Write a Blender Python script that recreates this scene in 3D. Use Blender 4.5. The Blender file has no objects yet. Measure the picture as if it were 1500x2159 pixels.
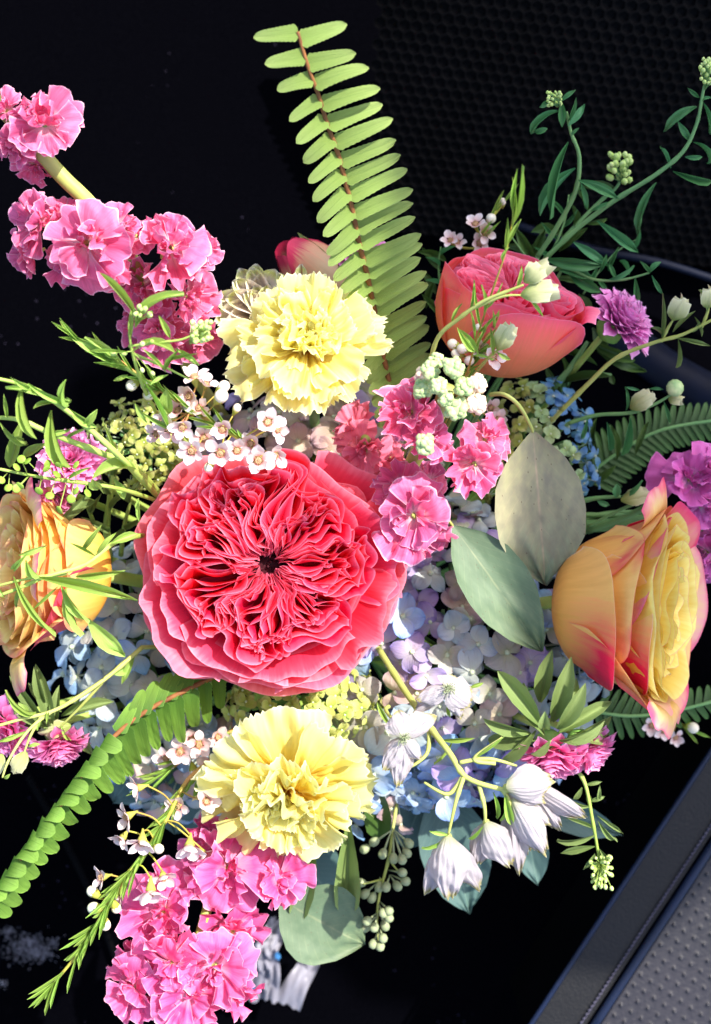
import bpy, math, random
import numpy as np
from mathutils import Matrix, Vector
rad = math.radians
rng = random.Random(7)
sc = bpy.context.scene
col = sc.collection

# ------------------------------------------------------------------ camera, world, sun
CZ, K = 0.80, 0.00036            # camera height over the car floor; metres per photo pixel per metre of distance
cam_d = bpy.data.cameras.new('camera'); cam = bpy.data.objects.new('camera', cam_d); col.objects.link(cam)
cam.location = (0, 0, CZ)
cam_d.sensor_fit = 'HORIZONTAL'; cam_d.sensor_width = 36; cam_d.lens = 36 / (1500 * K)
cam_d.clip_start = 0.01; cam_d.clip_end = 50
cam_d.dof.use_dof = True; cam_d.dof.focus_distance = 0.505; cam_d.dof.aperture_fstop = 16
sc.camera = cam
SUN_EL, SUN_AZ = rad(52), rad(42)      # azimuth counter-clockwise from +x (photo right)
SD = Vector((math.cos(SUN_EL) * math.cos(SUN_AZ), math.cos(SUN_EL) * math.sin(SUN_AZ), math.sin(SUN_EL)))
w = bpy.data.worlds.new('World'); sc.world = w; w.use_nodes = True
nt = w.node_tree
sky = nt.nodes.new('ShaderNodeTexSky'); sky.sky_type = 'NISHITA'; sky.sun_disc = False
sky.ozone_density = 0.4; sky.dust_density = 2.0; sky.sun_elevation = SUN_EL; sky.sun_rotation = math.pi / 2 - SUN_AZ
nt.links.new(sky.outputs[0], nt.nodes['Background'].inputs[0]); nt.nodes['Background'].inputs[1].default_value = 0.15
sl = bpy.data.lights.new('sun', 'SUN'); sl.energy = 3.8; sl.angle = rad(0.45); sl.color = (1, 0.95, 0.87)
so = bpy.data.objects.new('sun', sl); col.objects.link(so); so.rotation_euler = SD.to_track_quat('Z', 'Y').to_euler()
so.location = SD * 3
sc.view_settings.view_transform = 'Standard'; sc.view_settings.look = 'None'; sc.view_settings.gamma = 1
sc.view_settings.exposure = 1.38
try:
    sc.cycles.max_bounces = 8; sc.cycles.transmission_bounces = 4; sc.cycles.diffuse_bounces = 5
    sc.cycles.caustics_reflective = False; sc.cycles.caustics_refractive = False
except Exception: pass

# ------------------------------------------------------------------ placing
def P(px, py, z):
    d = CZ - z
    return Vector(((px - 750) * K * d, -(py - 1079.5) * K * d, z))
def S(z): return K * (CZ - z)
def D(x, y, z=0.0): return Vector((x, -y, z))
def frame(p, n, roll=0.0):
    n = n.normalized()
    up = Vector((0, 1, 0)) if abs(n.y) < 0.95 else Vector((1, 0, 0))
    x = up.cross(n).normalized(); y = n.cross(x)
    M = Matrix((x, y, n)).transposed().to_4x4()
    return Matrix.Translation(p) @ M @ Matrix.Rotation(roll, 4, 'Z')

# ------------------------------------------------------------------ materials
def C(h, k=1.0):
    h = h.lstrip('#'); out = []
    for i in (0, 2, 4):
        c = int(h[i:i + 2], 16) / 255
        c = c / 12.92 if c <= 0.04045 else ((c + 0.055) / 1.055) ** 2.4
        out.append(min(c * k, 0.9))
    return (*out, 1)
def new_mat(name):
    m = bpy.data.materials.new(name); m.use_nodes = True
    for n in list(m.node_tree.nodes): m.node_tree.nodes.remove(n)
    return m, m.node_tree.nodes, m.node_tree.links
def math_node(N, L, op, a, b=None, c=None, clamp=False):
    n = N.new('ShaderNodeMath'); n.operation = op; n.use_clamp = clamp
    for i, s in enumerate((a, b, c)):
        if s is None: continue
        if isinstance(s, (int, float)): n.inputs[i].default_value = s
        else: L.new(s, n.inputs[i])
    return n.outputs[0]
def mix_rgb(N, L, f, a, b, mode='MIX'):
    n = N.new('ShaderNodeMix'); n.data_type = 'RGBA'; n.blend_type = mode
    if isinstance(f, (int, float)): n.inputs[0].default_value = f
    else: L.new(f, n.inputs[0])
    for i, s in ((6, a), (7, b)):
        if isinstance(s, tuple): n.inputs[i].default_value = s
        else: L.new(s, n.inputs[i])
    return n.outputs[2]
def petal_mat(name, stops, edge=None, edge_w=0.05, transl=0.4, rough=0.5, vein=0.18, vfreq=26, bump=0.25, spec=0.35,
              rnd=0.12, mid=None, side=None, blotch=None, sheen=0.0, hue=0.0, fine=0.0, ublush=None, spots=0):
    """stops: list of (v, colour) from base to tip; edge: colour of the rim; mid: colour of a middle vein; side: (colour, from v, noise scale)"""
    m, N, L = new_mat(name)
    uv = N.new('ShaderNodeUVMap'); uv.uv_map = 'UVMap'
    sep = N.new('ShaderNodeSeparateXYZ'); L.new(uv.outputs[0], sep.inputs[0]); U, V = sep.outputs[0], sep.outputs[1]
    geo = N.new('ShaderNodeTexCoord'); inf = N.new('ShaderNodeObjectInfo')
    cr = N.new('ShaderNodeValToRGB'); e = cr.color_ramp.elements
    e[0].position, e[0].color = stops[0]; e[1].position, e[1].color = stops[-1]
    for s in stops[1:-1]:
        x = e.new(s[0]); x.color = s[1]
    nz = N.new('ShaderNodeTexNoise'); nz.inputs['Scale'].default_value = 1.0; nz.inputs['Detail'].default_value = 4
    mp = N.new('ShaderNodeVectorMath'); mp.operation = 'MULTIPLY_ADD'
    L.new(uv.outputs[0], mp.inputs[0]); mp.inputs[1].default_value = (vfreq, 2.2, 1)
    cmb = N.new('ShaderNodeCombineXYZ'); L.new(math_node(N, L, 'MULTIPLY', inf.outputs['Random'], 37.0), cmb.inputs[0]); L.new(cmb.outputs[0], mp.inputs[2])
    L.new(mp.outputs[0], nz.inputs['Vector'])
    vv = math_node(N, L, 'ADD', V, math_node(N, L, 'MULTIPLY', math_node(N, L, 'SUBTRACT', nz.outputs[0], 0.5), 0.25))
    L.new(vv, cr.inputs[0])
    c = cr.outputs[0]
    if side:
        n2 = N.new('ShaderNodeTexNoise'); n2.inputs['Scale'].default_value = side[2]; n2.inputs['Detail'].default_value = 3
        cb2 = N.new('ShaderNodeVectorMath'); cb2.operation = 'ADD'; L.new(uv.outputs[0], cb2.inputs[0]); L.new(cmb.outputs[0], cb2.inputs[1]); L.new(cb2.outputs[0], n2.inputs['Vector'])
        f = math_node(N, L, 'MULTIPLY_ADD', V, 1.0 / max(1e-3, 1 - side[1]), -side[1] / max(1e-3, 1 - side[1]), True)
        f = math_node(N, L, 'MULTIPLY', f, math_node(N, L, 'MULTIPLY_ADD', n2.outputs[0], 6.0, -2.9, True), None, True)
        c = mix_rgb(N, L, f, c, side[0])
    if ublush:
        nu_ = math_node(N, L, 'MULTIPLY', math_node(N, L, 'SUBTRACT', nz.outputs[0], 0.5), 0.25)
        f1 = math_node(N, L, 'MULTIPLY_ADD', math_node(N, L, 'ADD', U, nu_), 3.5, -3.5 * ublush[1], True); f2 = math_node(N, L, 'MULTIPLY_ADD', math_node(N, L, 'ADD', V, nu_), 2.6, -2.6 * ublush[2], True)
        c = mix_rgb(N, L, math_node(N, L, 'MULTIPLY', f1, f2), c, ublush[0])
    if edge is not None:
        au = math_node(N, L, 'ABSOLUTE', math_node(N, L, 'SUBTRACT', U, 0.5))
        eu = math_node(N, L, 'MULTIPLY_ADD', au, 1 / edge_w * 0.5, -(0.5 - edge_w) / edge_w * 0.5, True)
        ev = math_node(N, L, 'MULTIPLY_ADD', V, 1 / edge_w * 0.7, -(1 - edge_w) / edge_w * 0.7, True)
        c = mix_rgb(N, L, math_node(N, L, 'MAXIMUM', eu, ev), c, edge)
    if mid is not None:
        au = math_node(N, L, 'ABSOLUTE', math_node(N, L, 'SUBTRACT', U, 0.5))
        f = math_node(N, L, 'SUBTRACT', 1.0, math_node(N, L, 'MULTIPLY', au, 45.0), None, True)
        # side veins
        wv = math_node(N, L, 'FRACT', math_node(N, L, 'MULTIPLY', math_node(N, L, 'SUBTRACT', V, math_node(N, L, 'MULTIPLY', au, 0.75)), 11.0))
        wv = math_node(N, L, 'SUBTRACT', 1.0, math_node(N, L, 'MULTIPLY', math_node(N, L, 'ABSOLUTE', math_node(N, L, 'SUBTRACT', wv, 0.5)), 11.0), None, True)
        f = math_node(N, L, 'MAXIMUM', f, math_node(N, L, 'MULTIPLY', wv, 0.3))
        c = mix_rgb(N, L, math_node(N, L, 'MULTIPLY', f, 0.75), c, mid)
    if vein:
        k = math_node(N, L, 'MULTIPLY_ADD', nz.outputs[0], vein * 2, 1 - vein)
        hsv = N.new('ShaderNodeHueSaturation'); L.new(k, hsv.inputs['Value']); L.new(c, hsv.inputs['Color']); c = hsv.outputs[0]
    if blotch:
        n3 = N.new('ShaderNodeTexNoise'); n3.inputs['Scale'].default_value = blotch[1]; n3.inputs['Detail'].default_value = 5
        L.new(geo.outputs['Object'], n3.inputs['Vector'])
        c = mix_rgb(N, L, math_node(N, L, 'MULTIPLY_ADD', n3.outputs[0], 3.0, -1.15, True), c, blotch[0])
    if spots:
        vo = N.new('ShaderNodeTexVoronoi'); vo.inputs['Scale'].default_value = spots; L.new(geo.outputs['Object'], vo.inputs['Vector'])
        c = mix_rgb(N, L, math_node(N, L, 'MULTIPLY', math_node(N, L, 'LESS_THAN', vo.outputs['Distance'], 0.09), 0.6), c, C('5a4434'))
    hs = N.new('ShaderNodeHueSaturation'); L.new(c, hs.inputs['Color'])
    L.new(math_node(N, L, 'MULTIPLY_ADD', inf.outputs['Random'], rnd * 2, 1 - rnd), hs.inputs['Value'])
    L.new(math_node(N, L, 'MULTIPLY_ADD', inf.outputs['Random'], hue * 2, 0.5 - hue), hs.inputs['Hue'])
    c = hs.outputs[0]
    bp = N.new('ShaderNodeBump'); bp.inputs['Strength'].default_value = bump; bp.inputs['Distance'].default_value = 0.0006
    hgt = nz.outputs[0]
    if fine:
        n4 = N.new('ShaderNodeTexNoise'); n4.inputs['Scale'].default_value = fine; n4.inputs['Detail'].default_value = 3
        L.new(geo.outputs['Object'], n4.inputs['Vector']); hgt = math_node(N, L, 'ADD', hgt, math_node(N, L, 'MULTIPLY', n4.outputs[0], 0.7))
    L.new(hgt, bp.inputs['Height'])
    b = N.new('ShaderNodeBsdfPrincipled'); L.new(c, b.inputs['Base Color']); b.inputs['Roughness'].default_value = rough
    b.inputs['Specular IOR Level'].default_value = spec; L.new(bp.outputs[0], b.inputs['Normal'])
    if sheen: b.inputs['Sheen Weight'].default_value = sheen
    t = N.new('ShaderNodeBsdfTranslucent'); L.new(c, t.inputs['Color']); L.new(bp.outputs[0], t.inputs['Normal'])
    mx = N.new('ShaderNodeMixShader'); mx.inputs[0].default_value = transl; L.new(b.outputs[0], mx.inputs[1]); L.new(t.outputs[0], mx.inputs[2])
    o = N.new('ShaderNodeOutputMaterial'); L.new(mx.outputs[0], o.inputs[0])
    return m
def solid_mat(name, c1, c2=None, scale=60, rough=0.6, bump=0.3, bscale=400, bdist=0.0004, spec=0.3, transl=0.0, metal=0):
    m, N, L = new_mat(name)
    tc = N.new('ShaderNodeTexCoord'); n = N.new('ShaderNodeTexNoise'); n.inputs['Scale'].default_value = scale; n.inputs['Detail'].default_value = 5
    L.new(tc.outputs['Object'], n.inputs['Vector'])
    c = mix_rgb(N, L, math_node(N, L, 'MULTIPLY_ADD', n.outputs[0], 2.5, -0.75, True), c1, c2 or c1)
    nb = N.new('ShaderNodeTexNoise'); nb.inputs['Scale'].default_value = bscale; nb.inputs['Detail'].default_value = 4; L.new(tc.outputs['Object'], nb.inputs['Vector'])
    bp = N.new('ShaderNodeBump'); bp.inputs['Strength'].default_value = bump; bp.inputs['Distance'].default_value = bdist; L.new(nb.outputs[0], bp.inputs['Height'])
    b = N.new('ShaderNodeBsdfPrincipled'); L.new(c, b.inputs['Base Color']); b.inputs['Roughness'].default_value = rough
    b.inputs['Specular IOR Level'].default_value = spec; L.new(bp.outputs[0], b.inputs['Normal'])
    o = N.new('ShaderNodeOutputMaterial')
    if transl:
        t = N.new('ShaderNodeBsdfTranslucent'); L.new(c, t.inputs['Color'])
        mx = N.new('ShaderNodeMixShader'); mx.inputs[0].default_value = transl; L.new(b.outputs[0], mx.inputs[1]); L.new(t.outputs[0], mx.inputs[2]); L.new(mx.outputs[0], o.inputs[0])
    else: L.new(b.outputs[0], o.inputs[0])
    return m

M_ = {}
M_['ruffle'] = petal_mat('ruffled pink petal', [(0, C('a0001c')), (0.45, C('d6042c')), (0.8, C('ea2046')), (1, C('f86684'))], edge=C('ff9cb8'), edge_w=0.06, transl=0.5, rnd=0.1, vein=0.1, bump=0.2, hue=0.006)
M_['rose_outer'] = petal_mat('broad pink petal', [(0, C('cc0d30')), (0.5, C('ea2a4c')), (0.85, C('f24c66')), (1, C('f6788c'))], edge=C('fb93a8'), edge_w=0.025, transl=0.35, rnd=0.08, vein=0.12, vfreq=34, bump=0.3, hue=0.008, rough=0.45)
M_['eye'] = solid_mat('dark flower eye', C('2a0410'), C('4a0818'), rough=0.7)
M_['coral'] = petal_mat('coral petal', [(0, C('ffb474')), (0.5, C('ff9464')), (0.8, C('fc7468')), (1, C('f45c78'))], edge=C('f8a0b6'), edge_w=0.02, transl=0.32, rnd=0.08, vein=0.15, vfreq=34, fine=500, hue=0.012, rough=0.45)
M_['coral_in'] = petal_mat('coral inner petal', [(0, C('c82050')), (0.6, C('ee4470')), (1, C('f8809c'))], edge=C('f6a2ba'), edge_w=0.03, transl=0.3, rnd=0.1)
M_['orange'] = petal_mat('apricot petal', [(0, C('f4a038')), (0.5, C('fcb85c')), (0.85, C('fcc470')), (1, C('fcd088'))], edge=C('e2336a'), edge_w=0.014, side=(C('e0295c'), 0.35, 2.1), transl=0.3, rnd=0.05, vein=0.13, fine=500, vfreq=26, hue=0.004, rough=0.4)
M_['orange_blush'] = petal_mat('apricot petal with crimson blush', [(0, C('f4a038')), (0.5, C('fcb85c')), (1, C('fcc878'))], edge=C('fbe0d0'), edge_w=0.012, ublush=(C('ea1a50'), .34, .42), transl=0.28, rnd=0.03, vein=0.14, vfreq=30, fine=500, rough=0.4)
M_['left_blush'] = petal_mat('yellow petal with red blush', [(0, C('f0a838')), (0.35, C('f4b060')), (0.6, C('ec6468')), (1, C('ea4c70'))], edge=C('f08098'), edge_w=0.015, transl=0.25, rnd=0.03, vein=0.1, rough=0.45)
M_['orange_in'] = petal_mat('golden inner petal', [(0, C('c88c10')), (0.5, C('ecb83c')), (0.85, C('f6d868')), (1, C('f8e890'))], edge=C('e88a90'), edge_w=0.012, transl=0.35, rnd=0.08, vein=0.06)
M_['yellowpink'] = petal_mat('yellow petal with pink lip', [(0, C('e2a032')), (0.5, C('e9b850')), (0.85, C('f0cf90')), (1, C('f0a0a8'))], edge=C('e04880'), edge_w=0.03, side=(C('e8386c'), 0.7, 2.5), transl=0.3, rnd=0.06, vein=0.06)
M_['leftrose'] = petal_mat('sunny yellow petal', [(0, C('ee9e2c')), (0.5, C('f6bc50')), (0.9, C('fad47c')), (1, C('fad890'))], edge=C('f09080'), edge_w=0.015, side=(C('e84c60'), 0.75, 2.0), transl=0.25, rnd=0.06, vein=0.08)
M_['carn'] = petal_mat('pale yellow frilled petal', [(0, C('f4a838')), (0.25, C('f6d058')), (0.6, C('f6e47e')), (1, C('faf2a8'))], edge=C('fffad8'), edge_w=0.03, transl=0.5, rnd=0.08, vein=0.1, vfreq=22, bump=0.3)
M_['stock'] = petal_mat('pink stock petal', [(0, C('e8e0a0')), (0.16, C('f4c0c8')), (0.45, C('e05a88')), (1, C('ea78a4'))], edge=C('ffd8e8'), edge_w=0.05, transl=0.35, rnd=0.15, vein=0.26, vfreq=34, bump=0.5, hue=0.01)
M_['stock_hot'] = petal_mat('hot pink stock petal', [(0, C('d8d080')), (0.15, C('f4acc8')), (0.5, C('e65090')), (1, C('f078ac'))], edge=C('ffd4e8'), edge_w=0.035, transl=0.35, rnd=0.12, vein=0.16, vfreq=30, bump=0.45, hue=0.008)
M_['stock_mauve'] = petal_mat('mauve stock petal', [(0, C('e8e0d0')), (0.2, C('dcb0d0')), (0.5, C('cf5ca4')), (1, C('cc62ac'))], edge=C('e090c8'), edge_w=0.04, transl=0.25, rnd=0.12, vein=0.1, bump=0.3)
M_['coraldusk'] = petal_mat('coral pink stock petal', [(0, C('e8d8a0')), (0.2, C('f0b0b4')), (0.5, C('ee7492')), (1, C('f088a2'))], edge=C('f4a0b8'), edge_w=0.03, transl=0.35, rnd=0.1, vein=0.12, bump=0.3)
hyd = dict(transl=0.35, rnd=0.16, vein=0.16, vfreq=14, bump=0.6, hue=0.02)
M_['hy_white'] = petal_mat('cream hydrangea sepal', [(0, C('c8cc9e')), (0.35, C('bdb9aa')), (1, C('bcb4b2'))], edge=C('cac6c6'), edge_w=0.06, **hyd)
M_['hy_blue'] = petal_mat('blue hydrangea sepal', [(0, C('c8cec0')), (0.4, C('aabed6')), (1, C('8aaedc'))], edge=C('6f9cdc'), edge_w=0.08, **hyd)
M_['hy_ice'] = petal_mat('ice blue hydrangea sepal', [(0, C('d8dccb')), (0.5, C('c0c8c8')), (1, C('a8bccc'))], edge=C('94acd0'), edge_w=0.06, **hyd)
M_['hy_lav'] = petal_mat('lavender hydrangea sepal', [(0, C('d0c8c8')), (0.5, C('bca8cc')), (1, C('a08cc8'))], edge=C('8c80cc'), edge_w=0.06, **hyd)
M_['hy_peach'] = petal_mat('blush hydrangea sepal', [(0, C('d6c8a8')), (0.5, C('d8bcae')), (1, C('c8a8b4'))], edge=C('c8b0c8'), edge_w=0.06, **hyd)
M_['hy_green'] = petal_mat('lime hydrangea sepal', [(0, C('a8b848')), (0.4, C('c2cb6a')), (1, C('d0d486'))], edge=C('e2e4a4'), edge_w=0.07, **hyd)
M_['hy_olive'] = petal_mat('green hydrangea sepal', [(0, C('8e9a3a')), (0.5, C('acb258')), (1, C('bcb87a'))], edge=C('ccca90'), edge_w=0.07, **hyd)
M_['hy_deep'] = petal_mat('deep blue hydrangea sepal', [(0, C('90b0b8')), (0.5, C('6c9cc4')), (1, C('5e94c8'))], edge=C('80acd8'), edge_w=0.07, **hyd)
M_['hy_mint'] = petal_mat('mint hydrangea sepal', [(0, C('98ac60')), (0.5, C('a4bd86')), (1, C('b4cc9c'))], edge=C('c4d8ac'), edge_w=0.07, **hyd)
M_['bead'] = solid_mat('pale flower bead', C('c8d0a0'), C('a8b8b0'))
M_['beadblue'] = solid_mat('blue flower bead', C('9ab0c8'), C('c8ccc0'))
M_['white'] = petal_mat('white wrinkled petal', [(0, C('c8cc9a')), (0.2, C('ddd4d6')), (0.85, C('e0d6dc')), (0.97, C('cdc470')), (1, C('cdc470'))], edge=C('e6dce2'), edge_w=0.03, transl=0.3, rnd=0.06, vein=0.1, vfreq=22, bump=1.0, fine=700, rough=0.35, spec=0.5)
M_['whitedusk'] = petal_mat('cream delphinium petal', [(0, C('d0cc9c')), (0.3, C('dccfc0')), (0.75, C('e0d4ca')), (0.9, C('d4da84')), (1, C('f0ece8'))], edge=C('dcd8d4'), edge_w=0.05, transl=0.3, rnd=0.06, vein=0.15, vfreq=24, bump=0.6)
M_['wax'] = petal_mat('waxflower petal', [(0, C('c86a72')), (0.22, C('e2bcb8')), (0.6, C('e6d3d0')), (1, C('e8dade'))], edge=C('f0dce0'), edge_w=0.08, transl=0.3, rnd=0.06, vein=0.05, vfreq=8, rough=0.35, spec=0.5)
M_['waxbud'] = solid_mat('waxflower bud', C('e0c8c0'), C('d8d8b8'), rough=0.35, spec=0.5)
M_['waxeye'] = solid_mat('waxflower centre', C('d08080'), C('b8b870'), scale=500, rough=0.5)
M_['waxcup'] = solid_mat('waxflower calyx', C('a8b83c'), C('c0a860'), scale=120, transl=0.2)
M_['aster'] = petal_mat('aster petal', [(0, C('d04c90')), (0.4, C('e870b0')), (1, C('f498c8'))], edge=C('ffc8e4'), edge_w=0.12, transl=0.3, rnd=0.14, vein=0.05, vfreq=8, hue=0.01)
M_['aster_violet'] = petal_mat('violet aster petal', [(0, C('c058a8')), (0.5, C('e888cc')), (1, C('f4a8dc'))], edge=C('fcc8ec'), edge_w=0.12, transl=0.3, rnd=0.14, vein=0.05, vfreq=8)
M_['fern'] = petal_mat('fern leaflet', [(0, C('7ea23c')), (0.5, C('96b658')), (1, C('acc670'))], edge=C('c4d890'), edge_w=0.035, mid=C('4c8028'), transl=0.4, rnd=0.14, vein=0.2, vfreq=10, bump=0.8, fine=1400, blotch=(C('b4c878'), 160), rough=0.42)
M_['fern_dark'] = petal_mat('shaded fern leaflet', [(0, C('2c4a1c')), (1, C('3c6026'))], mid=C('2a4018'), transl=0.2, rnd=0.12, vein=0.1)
M_['fern2'] = petal_mat('lime fern leaflet', [(0, C('4a7424')), (0.5, C('688e34')), (1, C('80a842'))], edge=C('a8d468'), edge_w=0.03, mid=C('466c1e'), transl=0.4, rnd=0.14, vein=0.14, vfreq=10, bump=0.4, fine=900)
M_['rachis'] = solid_mat('brown fern rib', C('8a5a30'), C('5c3820'), scale=200, rough=0.7)
M_['stem'] = solid_mat('green stem', C('94b048'), C('b0c468'), scale=60, rough=0.5, transl=0.12)
M_['stem_pale'] = solid_mat('pale green stem', C('a2aa52'), C('b6bb70'), scale=50, rough=0.5, transl=0.12)
M_['stem_cool'] = solid_mat('cool green stem', C('5e8a54'), C('769a5c'), scale=50, rough=0.5)
M_['stem_red'] = solid_mat('reddish stem', C('b0704a'), C('a8b040'), scale=45, rough=0.6)
M_['leaf'] = petal_mat('fresh green leaf', [(0, C('8cac48')), (1, C('a4c460'))], edge=C('b8d67c'), edge_w=0.05, mid=C('c0d88c'), transl=0.35, rnd=0.14, vein=0.12, vfreq=8, bump=0.4, hue=0.01)
M_['leaf_cool'] = petal_mat('cool green leaf', [(0, C('3f7a48')), (1, C('5a935a'))], mid=C('6ea06a'), transl=0.25, rnd=0.16, vein=0.1, vfreq=8, bump=0.4, hue=0.012)
M_['leaf_aster'] = petal_mat('soft olive leaf', [(0, C('728a48')), (1, C('8ea264'))], mid=C('98ac68'), transl=0.3, rnd=0.15, vein=0.12, vfreq=10, bump=0.5, fine=600)
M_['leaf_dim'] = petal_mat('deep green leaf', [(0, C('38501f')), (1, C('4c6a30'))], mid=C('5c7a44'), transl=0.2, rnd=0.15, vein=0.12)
M_['euc'] = petal_mat('grey green eucalyptus leaf', [(0, C('9c9a70')), (0.5, C('a09a78')), (1, C('84987a'))], mid=C('c4a88a'), transl=0.12, rnd=0.03, vein=0.05, vfreq=8, bump=0.25, rough=0.55, blotch=(C('86816a'), 9), fine=300, spots=14)
M_['euc2'] = petal_mat('blue green eucalyptus leaf', [(0, C('5e7258')), (0.5, C('62765a')), (1, C('667654'))], mid=C('88906c'), transl=0.12, rnd=0.04, vein=0.06, vfreq=8, bump=0.25, rough=0.5, blotch=(C('54694f'), 9), fine=300, spots=16)
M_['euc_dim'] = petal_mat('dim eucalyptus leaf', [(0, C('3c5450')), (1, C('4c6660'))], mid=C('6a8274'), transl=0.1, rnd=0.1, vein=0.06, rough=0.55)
M_['bud_green'] = solid_mat('green bud', C('86a86c'), C('c2c890'), scale=300, rough=0.55, bump=0.6, bscale=900)
M_['bud_pink'] = solid_mat('pinkish bud', C('d8a8a0'), C('e4d4b4'), scale=250, rough=0.5, bump=0.6, bscale=700)
M_['seed'] = solid_mat('eucalyptus seed', C('98a078'), C('7f8a68'), scale=200, rough=0.6)
M_['beadgreen'] = solid_mat('tiny green bud', C('98b850'), C('c8d490'), scale=300, rough=0.5)
M_['creambud'] = petal_mat('cream bud petal', [(0, C('96a850')), (0.4, C('bcc080')), (1, C('d8d4a8'))], edge=C('e6e2c0'), edge_w=0.05, transl=0.3, rnd=0.06, vein=0.1, vfreq=12)

def carpet_mat():
    m, N, L = new_mat('black carpet')
    tc = N.new('ShaderNodeTexCoord')
    n = N.new('ShaderNodeTexNoise'); n.inputs['Scale'].default_value = 900; n.inputs['Detail'].default_value = 3; L.new(tc.outputs['Object'], n.inputs['Vector'])
    v = N.new('ShaderNodeTexNoise'); v.inputs['Scale'].default_value = 14; v.inputs['Detail'].default_value = 4; L.new(tc.outputs['Object'], v.inputs['Vector'])
    pale_specks = N.new('ShaderNodeTexVoronoi'); pale_specks.inputs['Scale'].default_value = 190; L.new(tc.outputs['Object'], pale_specks.inputs['Vector'])
    sp = math_node(N, L, 'MULTIPLY', math_node(N, L, 'LESS_THAN', pale_specks.outputs['Distance'], 0.1), math_node(N, L, 'GREATER_THAN', v.outputs[0], 0.6))
    c = mix_rgb(N, L, n.outputs[0], C('010102'), C('050508'))
    c = mix_rgb(N, L, math_node(N, L, 'MULTIPLY', sp, 0.35), c, C('4a4458'))
    bp = N.new('ShaderNodeBump'); bp.inputs['Strength'].default_value = 0.9; bp.inputs['Distance'].default_value = 0.001; L.new(n.outputs[0], bp.inputs['Height'])
    b = N.new('ShaderNodeBsdfPrincipled'); L.new(c, b.inputs['Base Color']); b.inputs['Roughness'].default_value = 0.95; b.inputs['Specular IOR Level'].default_value = 0.0
    L.new(bp.outputs[0], b.inputs['Normal'])
    o = N.new('ShaderNodeOutputMaterial'); L.new(b.outputs[0], o.inputs[0]); return m
M_['carpet'] = carpet_mat()
M_['panel'] = solid_mat('black moulded panel', C('010102'), C('030305'), scale=20, rough=0.6, bump=0.2, bscale=900, spec=0.05)
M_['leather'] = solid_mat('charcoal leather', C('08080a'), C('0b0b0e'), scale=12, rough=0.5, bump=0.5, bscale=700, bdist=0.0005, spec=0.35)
M_['leather_lit'] = solid_mat('sunlit perforated leather', C('1c1b20'), C('242228'), scale=14, rough=0.45, bump=0.5, bscale=600, bdist=0.0005, spec=0.45)  # lighter copy of the leather, with the sunlight put into its colour
M_['piping'] = solid_mat('navy piping', C('060f24'), C('0a1836'), scale=30, rough=0.4, spec=0.4)
M_['navy'] = solid_mat('dull navy trim', C('040817'), C('070f24'), scale=30, rough=0.6, spec=0.15)
M_['thread'] = solid_mat('seam thread', C('3a3848'), C('4c4a5c'), rough=0.7)
M_['blocker_dark'] = solid_mat('dark roof lining', C('3a3a3e'), C('44444a'), rough=0.9)  # dark tone for the unseen panel added to block the sun
M_['tissue'] = solid_mat('white printed bag', C('9a98a4'), C('86848f'), scale=25, rough=0.4, transl=0.25)
M_['print'] = solid_mat('blue print', C('3a7ab8'), C('4a8ac4'), rough=0.5)

# ------------------------------------------------------------------ objects
WM = {}
def tagset(o, label=None, cat=None, group=None, kind=None):
    if label: o['label'] = label
    if cat: o['category'] = cat
    if group: o['group'] = group
    if kind: o['kind'] = kind
def thing(name, label, cat, loc, group=None):
    o = bpy.data.objects.new(name, None); o.empty_display_size = 0.01; col.objects.link(o); o.location = loc
    tagset(o, label, cat, group); WM[o] = Matrix.Translation(loc); return o
def put(name, me, parent, M, label=None, kind=None):
    o = bpy.data.objects.new(name, me); col.objects.link(o)
    if parent is not None:
        o.parent = parent; o.matrix_basis = WM[parent].inverted() @ M
    else: o.matrix_basis = M
    WM[o] = M.copy()
    if label: o['label'] = label
    if kind: o['kind'] = kind
    return o
def mesh_grid(name, pos, uv, mat, smooth=True, closed=False):
    nv, nu = pos.shape[0], pos.shape[1]
    me = bpy.data.meshes.new(name)
    V = pos.reshape(-1, 3)
    i = np.arange(nv - 1)[:, None] * nu; j = np.arange(nu - 1)[None, :]
    a = (i + j).ravel(); F = np.stack([a, a + 1, a + nu + 1, a + nu], 1)
    me.vertices.add(len(V)); me.vertices.foreach_set('co', V.astype(np.float32).ravel())
    me.loops.add(F.size); me.loops.foreach_set('vertex_index', F.ravel().astype(np.int32))
    me.polygons.add(len(F)); me.polygons.foreach_set('loop_start', np.arange(0, F.size, 4, dtype=np.int32))
    me.polygons.foreach_set('loop_total', np.full(len(F), 4, dtype=np.int32))
    me.polygons.foreach_set('use_smooth', np.full(len(F), smooth))
    ul = me.uv_layers.new(name='UVMap'); ul.data.foreach_set('uv', uv.reshape(-1, 2)[F.ravel()].astype(np.float32).ravel())
    me.materials.append(mat); me.update(); me.validate(); return me
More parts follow.
